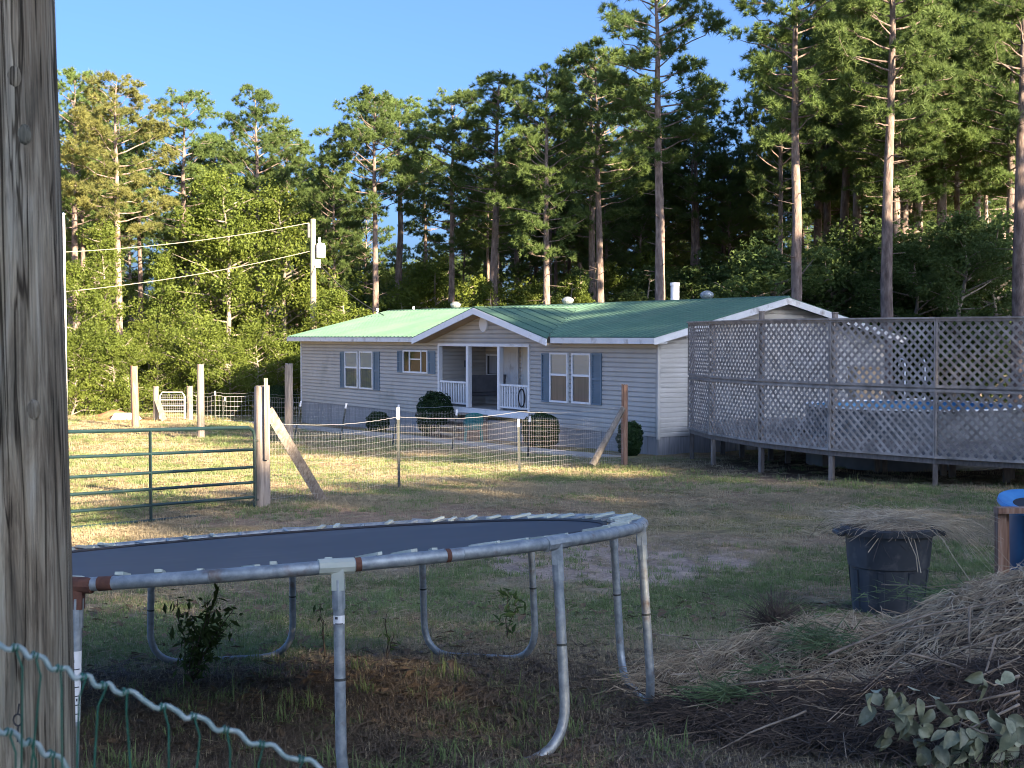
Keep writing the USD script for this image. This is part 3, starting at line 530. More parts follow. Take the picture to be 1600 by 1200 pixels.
for sgn in (-1, 1):        # the cross gable's two slopes
    for y0 in np.arange(GY0, 3.3, .46):
        y1 = min(y0 + .455, 3.3); m = MB()
        def xin(y): return 0.0 if False else 0.0
        def xout(y):         # where this strip runs out into the valley
            if y <= EY: return GHW + .22
            return max(0, (GTOP - EZ - (y - EY) * SL) / gs)
        o0, o1 = xout(y0), xout(y1)
        if o0 < .05: continue
        q = [(GC, y0, GTOP), (GC + sgn * o0, y0, GTOP - gs * o0), (GC + sgn * o1, y1, GTOP - gs * o1), (GC, y1, GTOP)]
        if sgn < 0: q = q[::-1]
        m.hexa(slab(np.array(q) + [0, 0, .012]))
        yr = y0 + .03; orr = xout(yr)
        m.bar((GC, yr, GTOP + .022), (GC + sgn * orr, yr, GTOP - gs * orr + .022), .035, .02, up=(0, 0, 1))
        m.build('roof_panel', M_roof, roof)
MB().bar((GC, GY0, GTOP + .03), (GC, 3.25, GTOP + .03), .16, .02, up=(0, 0, 1)).build('ridge_cap', M_roof, roof)
# fascias and soffits
def fascia(m, x0, x1): m.box(x0, x1, EY - .02, EY + .012, EZ - .17, EZ - .018)
fs = MB(); fascia(fs, RX0, GC - GHW - .22); fs.build('fascia', M_fascia, house)
fs = MB(); fascia(fs, GC + GHW + .22, RX1); fs.build('fascia', M_fascia, house)
for x0, x1 in ((RX0, GC - GHW - .22), (GC + GHW + .22, RX1)): MB().box(x0 + .03, x1 - .03, EY + .012, .0, EZ - .16, EZ - .13).build('soffit', M_white, house)
for x in (RX0, RX1):
    for (ya, za, yb, zb) in ((EY, EZ, RY, RZ), (W_ + .42, EZ, RY, RZ)):
        MB().hexa([(x - .02, min(ya, yb), (za if ya < yb else zb) - .19), (x + .02, min(ya, yb), (za if ya < yb else zb) - .19), (x + .02, max(ya, yb), (zb if ya < yb else za) - .19), (x - .02, max(ya, yb), (zb if ya < yb else za) - .19),
                   (x - .02, min(ya, yb), (za if ya < yb else zb) - .02), (x + .02, min(ya, yb), (za if ya < yb else zb) - .02), (x + .02, max(ya, yb), (zb if ya < yb else za) - .02), (x - .02, max(ya, yb), (zb if ya < yb else za) - .02)]).build('rake_board', M_fascia, house)
for sgn in (-1, 1):
    xa, xb = (GC - GHW - .2, GC) if sgn < 0 else (GC, GC + GHW + .2); za, zb = (GTOP - gs * (GHW + .2), GTOP) if sgn < 0 else (GTOP, GTOP - gs * (GHW + .2))
    MB().hexa([(xa, GY0 - .02, za - .19), (xb, GY0 - .02, zb - .19), (xb, GY0 + .02, zb - .19), (xa, GY0 + .02, za - .19), (xa, GY0 - .02, za - .005), (xb, GY0 - .02, zb - .005), (xb, GY0 + .02, zb - .005), (xa, GY0 + .02, za - .005)]).build('rake_board', M_white, house)
    MB().hexa([(xa, GY0 + .02, za - .16), (xb, GY0 + .02, zb - .16), (xb, -.03, zb - .16), (xa, -.03, za - .16), (xa, GY0 + .02, za - .13), (xb, GY0 + .02, zb - .13), (xb, -.03, zb - .13), (xa, -.03, za - .13)]).build('soffit', M_tan, house)
# roof vents and flue
def ridge_x(px, yy=4.4): return hx_of(px, yy)
x = ridge_x(1050); vz = zs(RY) - .08
MB().lathe([(0, 0), (.13, 0), (.13, .62), (.0, .62)], 16, (x, 4.5, vz)).lathe([(.15, .55), (.15, .64), (.0, .66)], 16, (x, 4.5, vz)).build('chimney_pipe', M_white, roof)
for px in (1104, 887, 712):
    x = ridge_x(px); m = MB(); m.lathe([(0, 0), (.12, 0), (.12, .12), (.17, .16), (.20, .22), (.17, .30), (.08, .35), (0, .36)], 14, (x, 4.4, vz))
    for k in range(14):
        a = k * 2 * math.pi / 14; m.bar((x + .13 * math.cos(a), 4.4 + .13 * math.sin(a), vz + .14), (x + .205 * math.cos(a + .25), 4.4 + .205 * math.sin(a + .25), vz + .27), .012)
    m.build('turbine_vent', M_galv, roof)
for px in (585, 641): 
    x = ridge_x(px, 4.0); MB().lathe([(0, 0), (.05, 0), (.05, .22), (0, .22)], 8, (x, 4.15, vz)).build('vent_pipe', M_white, roof)
# windows
def window(pxl, pxr, pyt, pyb, slider=False):
    x0, x1 = hx_of(pxl), hx_of(pxr); xm = (x0 + x1) / 2; z1, z0 = hz(pyt, xm), hz(pyb, xm); fw = .055; w = MB()
    w.box(x0, x1, -.075, -.02, z0, z0 + fw).box(x0, x1, -.075, -.02, z1 - fw, z1).box(x0, x0 + fw, -.075, -.02, z0 + fw, z1 - fw).box(x1 - fw, x1, -.075, -.02, z0 + fw, z1 - fw)
    f = w.build('window', M_white, house); zm = (z0 + z1) / 2 + .08
    ins = lambda a, b, c, d, ma, nm, o=-.030: MB().box(a, b, o, -.024, c, d).build(nm, ma, f)
    if slider:
        wd = x1 - x0; a, b = x0 + wd * .27, x0 + wd * .73
        for q in (a, b): MB().box(q - .03, q + .03, -.068, -.03, z0 + fw, z1 - fw).build('mullion', M_white, f)
        MB().box(a + .03, b - .03, -.062, -.04, zm - .02, zm + .02).build('muntin', M_white, f)
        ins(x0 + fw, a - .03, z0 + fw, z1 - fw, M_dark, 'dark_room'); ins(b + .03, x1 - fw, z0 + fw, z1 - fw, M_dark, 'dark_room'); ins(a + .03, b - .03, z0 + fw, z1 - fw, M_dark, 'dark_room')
        for p, q in ((x0 + fw, a - .03), (a + .03, b - .03), (b + .03, x1 - fw)): MB().add([(p, -.05, z0 + fw), (q, -.05, z0 + fw), (q, -.05, z1 - fw), (p, -.05, z1 - fw)], [(0, 1, 2, 3)]).build('pane', M_glass, f)
    else:
        MB().box(x0 + fw, x1 - fw, -.072, -.03, zm - .03, zm + .03).build('sash_rail', M_white, f)
        ins(x0 + fw, x1 - fw, zm + .03, z1 - fw, M_blind, 'blind', -.034); ins(x0 + fw, x1 - fw, z0 + fw, zm - .03, M_curtain, 'curtain')
        for za, zb in ((z0 + fw, zm - .03), (zm + .03, z1 - fw)): MB().add([(x0 + fw, -.05, za), (x1 - fw, -.05, za), (x1 - fw, -.05, zb), (x0 + fw, -.05, zb)], [(0, 1, 2, 3)]).build('pane', M_glass, f)
        for k in (1, 2, 3):
            z = zm + .03 + (z1 - fw - zm - .03) * k / 4; MB().box(x0 + fw, x1 - fw, -.040, -.036, z - .008, z + .008).build('blind_slat', M_white, f)
def shutter(pxl, pxr, pyt, pyb):
    x0, x1 = hx_of(pxl), hx_of(pxr); xm = (x0 + x1) / 2; z1, z0 = hz(pyt, xm), hz(pyb, xm); fr = .05; s = MB()
    s.box(x0, x1, -.03, -.022, z0, z1); b = s.build('shutter', M_shutter, house); m = MB(); zm = z0 + (z1 - z0) * .5
    m.box(x0, x0 + fr, -.055, -.03, z0, z1).box(x1 - fr, x1, -.055, -.03, z0, z1)
    for z in (z0, zm - fr / 2, z1 - fr): m.box(x0 + fr, x1 - fr, -.055, -.03, z, z + fr)
    m.build('shutter_frame', M_shutter, b); lv = MB()
    for z in np.arange(z0 + fr + .03, z1 - fr, .07): lv.bar((x0 + fr, -.04, z), (x1 - fr, -.04, z), .02, .012)
    lv.build('louvers', M_shutter, b).SetCustomDataByKey('kind', 'stuff')
window(861.5, 890, 551, 629); window(896, 925.5, 552, 631); shutter(848, 860.5, 552, 628); shutter(926.5, 942, 552, 633)
window(541, 561, 549, 606); window(564, 584.5, 549, 608); shutter(533, 540.5, 550, 606); shutter(585.3, 594.5, 549.5, 610)
window(632, 670.5, 547, 583, True); shutter(622.5, 631.5, 548, 582); shutter(671, 681.5, 548, 584.5)
# porch
PF = -.57
MB().box(PX0, PX1, -.06, PD, PF - .10, PF).build('porch_floor', M_concrete, house)
MB().box(PX0 - .02, PX1 + .02, -.09, -.062, PF - .20, PF - .01).build('porch_rim', M_white, house)
pw = MB().box(PX0 - .12, PX0 - .002, .12, PD, FL, TOP).build('porch_wall', M_siding, house); courses(pw, .02, PD - .02, PF, 1.40, lambda a, o, z: (PX0 + o - .002, a, z))
pb = MB().box(PX0 - .12, PX1 + .12, PD, PD + .12, FL, TOP).build('porch_wall', M_siding, house); courses(pb, PX0 + .03, PX1 - .02, PF, 1.40, lambda a, o, z: (a, PD - o, z))
MB().box(PX1, PX1 + .1, .12, PD, FL, TOP).build('porch_wall', M_siding, house)
MB().box(PX0, PX1, .1, PD, 1.40, 1.46).build('porch_ceiling', M_white, house)
for x, w in ((PX0 + .03, .05), (15.22, .075), (13.32, .075), (PX1 - .03, .05)):
    MB().bevel_box(x - w, x + w, -.055, .09, PF, 1.37, .012).build('porch_post', M_white, house)
MB().box(PX0, PX1, -.05, -.024, 1.33, 1.41).build('porch_trim', M_white, house)
def rail(x0, x1):
    m = MB().box(x0, x1, -.02, .05, .16, .22); r = m.build('railing', M_white, house); MB().box(x0, x1, -.01, .04, PF + .07, PF + .12).build('bottom_rail', M_white, r)
    n = 11
    for i in range(n):
        x = x0 + (i + .5) * (x1 - x0) / n; MB().box(x - .028, x + .028, -.003, .035, PF + .12, .16).build('baluster', M_white, r)
rail(PX0 + .08, 13.24); rail(15.30, PX1 - .08)
x0, x1 = hx_of(764, PD), hx_of(781, PD)
def back_unit(pxl, pxr, z0, z1, nm, mat_, fw=.06, pane=None):
    x0, x1 = hx_of(pxl, PD), hx_of(pxr, PD); m = MB(); y = PD - .06
    m.box(x0, x1, y, y + .04, z1 - fw, z1).box(x0, x1, y, y + .04, z0, z0 + fw).box(x0, x0 + fw, y, y + .04, z0 + fw, z1 - fw).box(x1 - fw, x1, y, y + .04, z0 + fw, z1 - fw)
    f = m.build(nm, M_white, house); MB().box(x0 + fw, x1 - fw, y + .015, y + .03, z0 + fw, z1 - fw).build('door_leaf' if nm == 'door' else 'blind', mat_, f); return f, x0, x1, y
f, x0, x1, y = back_unit(762, 783, -.28, 1.06, 'window', M_dark)
MB().box(x0 + .2, x1 - .06, y + .005, y + .012, .42, 1.0).build('blind', M_curtain, f); MB().box(x0 + .06, x1 - .06, y - .005, y + .014, .33, .40).build('sash_rail', M_white, f)
f, x0, x1, y = back_unit(788, 812, PF + .02, 1.34, 'door', M_white)
for (a, b) in ((.1, .48), (.56, .93)):
    for (c, d) in ((.08, .42), (.5, .92)):
        MB().box(x0 + .1 + (x1 - x0 - .2) * a, x0 + .1 + (x1 - x0 - .2) * b, y + .008, y + .014, PF + .1 + 1.75 * c, PF + .1 + 1.75 * d).build('door_panel', M_white, f)
MB().lathe([(0, 0), (.03, .01), (.035, .04), (0, .06)], 10, (x0 + .12, y - .03, .35)).build('handle', M_dark, f)
f, x0, x1, y = back_unit(817, 829, -.5, 1.3, 'window', M_blind, .04)
# things on the porch
def hp(x, y, z): p = A + HX * x + HY * y; return (p[0], p[1], z)
bn = thing('porch_bench', 'dark grey padded glider bench on the porch beside the back window', 'bench', hp(12.35, 1.05, PF), HRZ + 90 + 180)
MB().bevel_box(-.75, .75, -.28, .28, .30, .44, .03).build('seat', M_grey, bn); b_ = MB()
b_.hexa([(-.75, .24, .44), (.75, .24, .44), (.75, .34, .44), (-.75, .34, .44), (-.72, .36, .98), (.72, .36, .98), (.72, .44, .98), (-.72, .44, .98)]); b_.build('backrest', M_grey, bn)
for s_ in (-.76, .72): MB().bevel_box(s_, s_ + .06, -.28, .32, .0, .60, .015).build('arm', M_grey, bn)
tb = thing('side_table', 'small dark table with a light top beside the porch bench', 'side table', hp(14.0, 1.15, PF), HRZ)
MB().bevel_box(-.25, .25, -.22, .22, .42, .46, .01).build('table_top', M_galv, tb)
for sx in (-.2, .2):
    for sy in (-.17, .17): MB().box(sx - .02, sx + .02, sy - .02, sy + .02, 0, .42).build('leg', M_grey, tb)
pl = thing('hanging_lantern', 'small dark lantern hanging on the left porch side wall', 'lantern', hp(PX0 + .10, 1.0, .62), HRZ)
MB().bevel_box(-.06, .08, -.10, .10, .0, .24, .02).build('body', M_dark, pl); MB().bar((0, 0, .24), (0, 0, .62), .01).build('chain', M_dark, pl)
lf = thing('porch_lamp', 'small hanging lamp under the right bay of the porch ceiling', 'lamp', hp(15.75, .9, 1.0), HRZ)
MB().lathe([(0, .0), (.09, .02), (.10, .05), (.03, .09), (0, .09)], 14).build('shade', M_dark, lf); MB().bar((0, 0, .09), (0, 0, .40), .02).build('rod', M_white, lf); MB().lathe([(0, -.05), (.045, -.03), (.05, .0), (0, .015)], 12).build('bulb', M_white, lf)
wr_ = thing('wire_wreath', 'dark round wreath hung on the right porch railing', 'wreath', hp(16.55, -.05, -.16), HRZ)
a = np.linspace(0, 2 * np.pi, 29); MB().tube(np.column_stack([.17 * np.cos(a), 0 * a, .26 * np.sin(a)]), .022, 6).build('ring', M_dark, wr_)
# steps
sp = thing('porch_steps', 'weathered wooden steps leading up to the open middle bay of the porch', 'steps', hp(13.9, -.1, 0), HRZ); zg = gz(*(A + HX * 14.2 + HY * -1))
nst = 4
for i in range(nst):
    zt = PF - .17 - i * (PF - .17 - zg) / nst; MB().box(-.75, .75, -.28 * (i + 1), -.28 * i + .02, zt - .045, zt).build('tread', M_post, sp)
    MB().box(-.72, .72, -.28 * i - .01, -.28 * i + .012, zt - .16, zt - .047).build('riser', M_deckdark, sp)
for s_ in (-.78, .76): MB().hexa([(s_, -.28 * nst, zg - .1), (s_ + .02, -.28 * nst, zg - .1), (s_ + .02, 0, zg - .1), (s_, 0, zg - .1), (s_, -.28 * nst, zg + .12), (s_ + .02, -.28 * nst, zg + .12), (s_ + .02, 0, PF - .22), (s_, 0, PF - .22)]).build('stringer', M_deckdark, sp)
ch = thing('plastic_chair', 'teal moulded plastic chair standing at the foot of the porch steps', 'chair', hp(15.9, -1.3, gz(*(A + HX * 15.9 + HY * -1.3))), 186, scale=(1.0, 1.0, 1.05))
c_ = MB(); nn = 9; zz = np.linspace(0, 1, nn); gridp = []
for t in zz:
    wdt = .22 + .05 * math.sin(t * 3); gridp.append([(x * wdt, .20 + .16 * t + .07 * (1 - x * x) , .40 + .46 * t - .04 * x * x * (t > .9)) for x in np.linspace(-1, 1, 9)])
G_ = np.array(gridp).reshape(-1, 3); Q = np.arange(81).reshape(9, 9); QF = np.stack([Q[:-1, :-1], Q[:-1, 1:], Q[1:, 1:], Q[1:, :-1]], -1).reshape(-1, 4)
c_.add(np.vstack([G_]), QF); c_.add(G_ + [0, .015, 0], QF[:, ::-1]); c_.build('backrest', M_teal, ch, smooth=40)
MB().bevel_box(-.24, .24, -.24, .24, .37, .41, .015).build('seat', M_teal, ch)
for sx in (-.22, .22):
    for sy in (-.22, .22): MB().tube([(sx, sy, .38), (sx * 1.15, sy * 1.15, 0)], [.03, .02], 6).build('leg', M_teal, ch)
    MB().tube([(sx * 1.1, -.2, .39), (sx * 1.2, -.2, .60), (sx * 1.15, .1, .64), (sx, .3, .62)], .022, 6).build('arm', M_teal, ch)
hose_ = thing('garden_hose', 'dark garden hose looped beside the porch steps', 'hose', hp(13.5, -1.25, gz(*(A + HX * 13.5 + HY * -1.25)) + .25), HRZ)
a = np.linspace(0, 4 * np.pi, 60); MB().tube(np.column_stack([.25 * np.cos(a), .04 * a / 6 - .1, .2 * np.sin(a)]), .014, 6).build('coil', M_dark, hose_)
# concrete walk along the house
n = 26
for i in range(n):
    xa, xb = i * 23.6 / n - .2, (i + 1) * 23.6 / n - .212; pts = []
    for (x, y) in ((xa, -2.35), (xb, -2.35), (xb, -1.35), (xa, -1.35)): p = A + HX * x + HY * y; pts.append((p[0], p[1], gz(*p) + .05))
    pts = np.array(pts); s_ = MB().hexa(np.vstack([pts - [0, 0, .15], pts])); 
    if i == 0: walk = UsdGeom.Xform.Define(stage, '/World/footpath').GetPrim(); tag(walk, 'narrow concrete path along the front of the house', kind='structure')
    s_.build('slab', M_concrete, walk)

# ------------------------------------------------------------------ shrubs
def shrub(px, py_base, py_top, wpx, label, seed, d=None, n=5200, mat=None):
    d = d or depth_of(px, py_base); b = foot(px, d); h = (py_base - py_top) / FPX * d; r = wpx / 2 / FPX * d
    st, lv = shrub_meshes(seed, r, r, h, n, leaf=.075)
    t = thing('shrub', label, 'shrub', (b[0], b[1], b[2] - .03)); part('stem', st, M_bark2, t); part('foliage', lv, mat or M_shrub, t); return t
shrub(680, 678, 609, 56, 'tall rounded dark shrub left of the porch steps', 41, 43.4, 9000)
shrub(590, 672, 641, 35, 'smallest clipped shrub, below the paired left windows', 42, 46.6)
shrub(845, 698, 643, 60, 'broad rounded shrub below the right porch railing', 43, 37.6, 7500)
shrub(984, 712, 658, 40, 'dark shrub against the wall near the right front corner, behind the bark post', 44, 34.6, 6000)
for i, (px, w) in enumerate(((433, 60),)): shrub(px, 652, 602, w, 'dense dark hedge shrub at the far left corner of the house', 45 + i, 57.0, 6500)

# ------------------------------------------------------------------ lattice fence, deck and pool
LV = [(1077, 32.6), (1110, 30.7), (1186, 28.4), (1298, 26.4), (1463, 24.7), (1640, 23.5), (1830, 23.2)]
LP = [np.array([(px - 800) / FPX * d, d]) for px, d in LV]; LT, LB = 1.96, -.55
lat = thing('lattice_fence', 'tall weathered diagonal lattice screen curving round the raised pool deck on posts', 'fence', (0, 0, 0))
slat_n = 0
for k in range(len(LP)):
    p = LP[k]; inward = np.array([10.0, 31.0]) - p; inward /= np.linalg.norm(inward); q = p + inward * .075; zg = gz(*p); w = .045
    m = MB(); ax = inward * w; bx = np.array([-inward[1], inward[0]]) * w; ring = [q - ax - bx, q + ax - bx, q + ax + bx, q - ax + bx]
    m.hexa([(*r, zg - .3) for r in ring] + [(*r, LT - .01) for r in ring]); m.build('post', M_post if k % 2 else M_deckdark, lat)
order = sorted(range(len(LP) - 1), key=lambda k: -k if k < 5 else 5)     # nearest first gets single slats
for k in order:
    p, q = LP[k], LP[k + 1]; u = q - p; ln = np.linalg.norm(u); u /= ln; nrm = np.array([u[1], -u[0]])
    def T3(poly_xy, off, th):
        m = trimesh.creation.extrude_polygon(poly_xy, th); v = np.asarray(m.vertices)
        return np.column_stack([p[0] + u[0] * v[:, 0] + nrm[0] * (off + v[:, 2]), p[1] + u[1] * v[:, 0] + nrm[1] * (off + v[:, 2]), v[:, 1]]), np.asarray(m.faces)
    for (z0, z1) in ((LB, LB + 1.235), (LB + 1.27, LT)):
        frm = MB()
        for (a, b) in ((z0, z0 + .045), (z1 - .045, z1)): frm.add(*T3(sbox(0, a, ln, b), .018, .020))
        for a in (.0, ln - .03): frm.add(*T3(sbox(a, z0 + .04, a + .03, z1 - .04), .0185, .019))
        pan = frm.build('lattice_panel', M_lattice, lat); joined = MB(); rect = sbox(.004, z0 + .006, ln - .004, z1 - .006); ph = random.uniform(0, .1)
        for s_ in (1, -1):
            for c in np.arange(-1.5 + ph, ln + 1.5, .165):
                a = (c, z0) if s_ > 0 else (c, z0); e = (c + s_ * 1.4, z0 + 1.4)
                g = LineString([(a[0] - s_ * .1, a[1] - .1), e]).buffer(.024, cap_style='flat').intersection(rect)
                if g.is_empty or g.area < 2e-4 or g.geom_type != 'Polygon': continue
                v = T3(g, .0 if s_ > 0 else .009, .008)
                if slat_n < 300: part('slat', v, M_lattice, pan); slat_n += 1
                else: joined.add(*v)
        if joined.v: joined.build('slats', M_lattice, pan).SetCustomDataByKey('kind', 'stuff')
    MB().add(*T3(sbox(0, LB + 1.222, ln, LB + 1.284), -.04, .045)).build('middle_rail', M_lattice, lat)
    cap = MB(); cap.add(*T3(sbox(0, LT, ln, LT + .03), -.03, .10)); cap.build('top_rail', M_lattice, lat)
    rr = MB(); rr.add(*T3(sbox(0, LB - .10, ln, LB - .002), -.05, .04)); rr.build('bottom_rail', M_deckdark, lat)
deck = thing('pool_deck', 'raised grey wooden deck on short posts behind the lattice', 'deck', (0, 0, 0))
DZ = -.52; PC, PR = np.array([8.9, 30.6]), 2.3
inner = [p + (np.array([9.5, 31.5]) - p) / np.linalg.norm(np.array([9.5, 31.5]) - p) * .14 for p in LP] + [np.array([12.5, 30]), np.array([12.0, 39.2]), np.array([4.6, 34.8])]
poly = Polygon(inner).buffer(0).difference(LineString([PC, PC + [.001, 0]]).buffer(PR + .05))
for yb in np.arange(23, 39.4, .15):
    g = poly.intersection(sbox(0, yb, 14, yb + .142))
    for h in getattr(g, 'geoms', [g]):
        if h.geom_type == 'Polygon' and h.area > .01:
            m = trimesh.creation.extrude_polygon(h, .035); v = np.asarray(m.vertices) + [0, 0, DZ - .035]; part('deck_board', (v, np.asarray(m.faces)), M_deckdark, deck)
rd = random.Random(2)
for (px, d) in ((1130, 34.5), (1160, 33), (1205, 32), (1232, 31), (1278, 30.2), (1290, 29.6), (1372, 28.2), (1383, 28.4), (1476, 27.2), (1490, 26.8), (1575, 25.6), (1582, 26.2)):
    b = foot(px, d); MB().box(b[0] - .055, b[0] + .055, b[1] - .055, b[1] + .055, b[2] - .2, DZ - .04).build('post', M_deckdark, deck)
pool = thing('swimming_pool', 'round above-ground pool with blue liner behind the lattice', 'pool', (PC[0], PC[1], 0)); zg = gz(*PC)
MB().lathe([(PR, zg - .1), (PR, .10)], 48).build('wall', M_poolwall, pool, smooth=40); MB().lathe([(PR - .02, .10), (PR - .02, -.4)], 48).build('liner', M_liner, pool, smooth=40)
MB().lathe([(PR - .02, -.05), (.01, -.05)], 48).build('water', M_water, pool); MB().lathe([(PR - .07, .10), (PR + .07, .10), (PR + .07, .13), (PR - .07, .13), (PR - .07, .10)], 48).build('rim', M_white, pool)
for (px, d, z0, z1, lab) in ((1190, 31.5, 488, 630, 'square timber post catching sun behind the lattice near its left end'), (1304, 29.6, 490, 650, 'square timber post catching sun behind the middle of the lattice')):
    b = at(px, z1, d); t_ = at(px, z0, d); p_ = thing('deck_post', lab, 'post', (b[0], b[1], 0)); MB().bevel_box(-.055, .055, -.055, .055, DZ, t_[2], .008).build('shaft', M_post, p_); MB().bevel_box(-.065, .065, -.065, .065, t_[2], t_[2] + .03, .008).build('cap', M_post, p_)
b = at(1351, 600, 33.5); cb = thing('storage_box', 'tan storage box on the deck lit by the sun behind the lattice', 'box', (b[0], b[1], DZ), 10)
MB().bevel_box(-.32, .32, -.25, .25, .04, 1.38, .01).build('body', M_tan, cb); MB().bevel_box(-.34, .34, -.27, .27, 1.385, 1.43, .01).build('lid', M_tan, cb)
b = at(1430, 640, 34); ld = thing('pool_ladder', 'pale metal pool ladder with two rails standing behind the pool', 'ladder', (b[0], b[1], DZ), 0)
for sx in (-.25, .25): MB().tube([(sx, 0, 0), (sx, 0, 1.45), (sx, .15, 1.6), (sx, .4, 1.6), (sx, .55, 1.4)], .022, 6).build('rail', M_white, ld)
for z in (.3, .6, .9): MB().box(-.25, .25, -.04, .04, z, z + .03).build('step', M_white, ld)

# ------------------------------------------------------------------ fences and gates in the yard
def rough_post(px, py_b, py_t, wpx, label, mat=M_post, d=None, lean=(0, 0), name='fence_post', square=False, seed=0, cat='post'):
    d = d or depth_of(px, py_b); b = foot(px, d); h = (py_b - py_t) / FPX * d; r = wpx / 2 / FPX * d; r2 = np.random.default_rng(seed + int(px))
    n = 14; z = np.linspace(-.3, h, 12); a = np.arange(n) * 2 * np.pi / n; prof = 1 + r2.normal(0, .05, n); V = []
    for i, zz_ in enumerate(z):
        rr = r * (1.04 - .08 * i / 11) * prof * (1 + r2.normal(0, .012, n)); 
        if square: rr = rr / np.maximum(np.abs(np.cos(a + .3)), np.abs(np.sin(a + .3))) * .92
        V.append(np.column_stack([rr * np.cos(a) + lean[0] * zz_, rr * np.sin(a) + lean[1] * zz_, np.full(n, zz_) + (r2.normal(0, .012, n) if i == 11 else 0)]))
    V = np.vstack(V + [[(lean[0] * h, lean[1] * h, h - .01)]]); F = [(i * n + k, i * n + (k + 1) % n, (i + 1) * n + (k + 1) % n) for i in range(11) for k in range(n)] + [(i * n + k, (i + 1) * n + (k + 1) % n, (i + 1) * n + k) for i in range(11) for k in range(n)] + [(11 * n + k, 11 * n + (k + 1) % n, 12 * n) for k in range(n)]
    t = thing(name, label, cat, b); part('shaft', (V, np.array(F)), mat, t, smooth=40); return t, b, h
gpost, gb, gh = rough_post(409, 796, 604, 25, 'thick weathered gate post at the hinge end of the green gate', d=20.9)
MB().bar((.09, -.13, .75), (.085, -.13, gh + .12), .06, .05).build('stake', M_post, gpost)
br = thing('brace_board', 'plank brace leaning diagonally against the thick gate post', 'brace', (0, 0, 0))
p0, p1 = at(419, 642, 20.95), at(505, 778, 22.3); p1[2] = gz(p1[0], p1[1]) - .05; MB().bar(p0, p1, .16, .06, up=(.3, -1, 0)).build('plank', M_post, br)
rough_post(211, 668, 572, 12, 'reddish leaning log post left of the far small gate', M_redpost, lean=(-.02, 0))
rough_post(313, 686, 569, 11, 'tall grey post right of the far small gate')
rough_post(451, 690, 568, 11, 'tall squared post between the thick gate post and the house', square=True)
rough_post(243, 656, 603, 9, 'pale short post at the left side of the far small gate', M_bark2, d=54)
rough_post(296, 656, 603, 10, 'pale short post at the right side of the far small gate', M_bark2, d=54.5)
bp, cb_, chh = rough_post(976, 727, 602, 10, 'rough bark-covered post where the wire fence ends before the house', M_redpost, d=30.6, seed=5)
br2 = thing('brace_pole', 'pale barky brace pole leaning against the rough bark post', 'brace', (0, 0, 0))
MB().tube([at(974, 638, 30.55), at(950, 682, 30.2), at(925, 728, 29.8)], [.06, .07, .08], 8).build('pole', M_bark2, br2, smooth=40)
b0, b1 = at(243, 612, 54), at(255, 660, 53.6); br3 = thing('brace_board', 'pale short brace board at the foot of the far small gate', 'brace', (0, 0, 0)); MB().bar(at(245, 625, 53.9), at(256, 657, 53.5), .2, .06, up=(0, -1, 0)).build('plank', M_bark2, br3)
# green tube gate
R0, R1 = np.array([*foot(397, 20.75)]), None
pr_ = at(397, 668, 20.75); pl_ = at(100, 675, 18.0); dirg = pl_ - pr_; dirg[2] = 0; gl = 4.27; ug = dirg / np.linalg.norm(dirg); slope = (pl_[2] - pr_[2]) / np.linalg.norm(dirg)
gate = thing('tube_gate', 'dark green six-bar tubular steel farm gate hung on the thick post', 'gate', (0, 0, 0)); GH = 1.27
def gpt(s, z): return pr_ + ug * s + np.array([0, 0, slope * s + z - 0.0])
fr_ = [gpt(.0, -GH + .06)] + [gpt(.0, z) for z in (-1.0, -.6, -.15)] + [gpt(.03, -.05), gpt(.12, 0)] + [gpt(s, 0) for s in np.linspace(.3, gl - .2, 12)] + [gpt(gl - .05, -.05), gpt(gl, -.15), gpt(gl, -1.0), gpt(gl, -GH + .06)]
MB().tube(fr_, .026, 8).build('frame', M_gate, gate, smooth=40)
for z in (-.335, -.60, -.83, -1.055, -1.27): MB().tube([gpt(s, z) for s in np.linspace(.01, gl - .01, 8)], .022, 8).build('bar', M_gate, gate, smooth=40)
for s in (1.98, 3.9): MB().bar(gpt(s, -GH), gpt(s, -.01), .045, .02, up=ug).build('upright', M_gate, gate)
for z in (-.2, -1.1): MB().bar(gpt(-.10, z), gpt(.03, z), .03).build('hinge', M_tpost, gate)
# far small gate
g2_ = thing('tube_gate', 'small galvanised four-bar gate far off at the edge of the thicket', 'gate', (0, 0, 0)); a0, a1 = at(249, 654, 54), at(288, 654, 54); hgt = 41 / FPX * 54
u_ = (a1 - a0); MB().tube([a0, a0 + [0, 0, hgt * .85], a0 + u_ * .1 + [0, 0, hgt], a0 + u_ * .9 + [0, 0, hgt], a1 + [0, 0, hgt * .85], a1], .028, 6).build('frame', M_wire, g2_)
for z in (.28, .5, .72): MB().tube([a0 + [0, 0, hgt * z], a1 + [0, 0, hgt * z]], .022, 6).build('bar', M_wire, g2_)
mw = MB()
for s in np.linspace(.05, .95, 12): mw.bar(a0 + u_ * s, a0 + u_ * s + [0, 0, hgt * .9], .006)
for z in np.linspace(.05, .9, 9): mw.bar(a0 + [0, 0, hgt * z], a1 + [0, 0, hgt * z], .006)
mw.build('wire_mesh', M_wire, g2_).SetCustomDataByKey('kind', 'stuff')
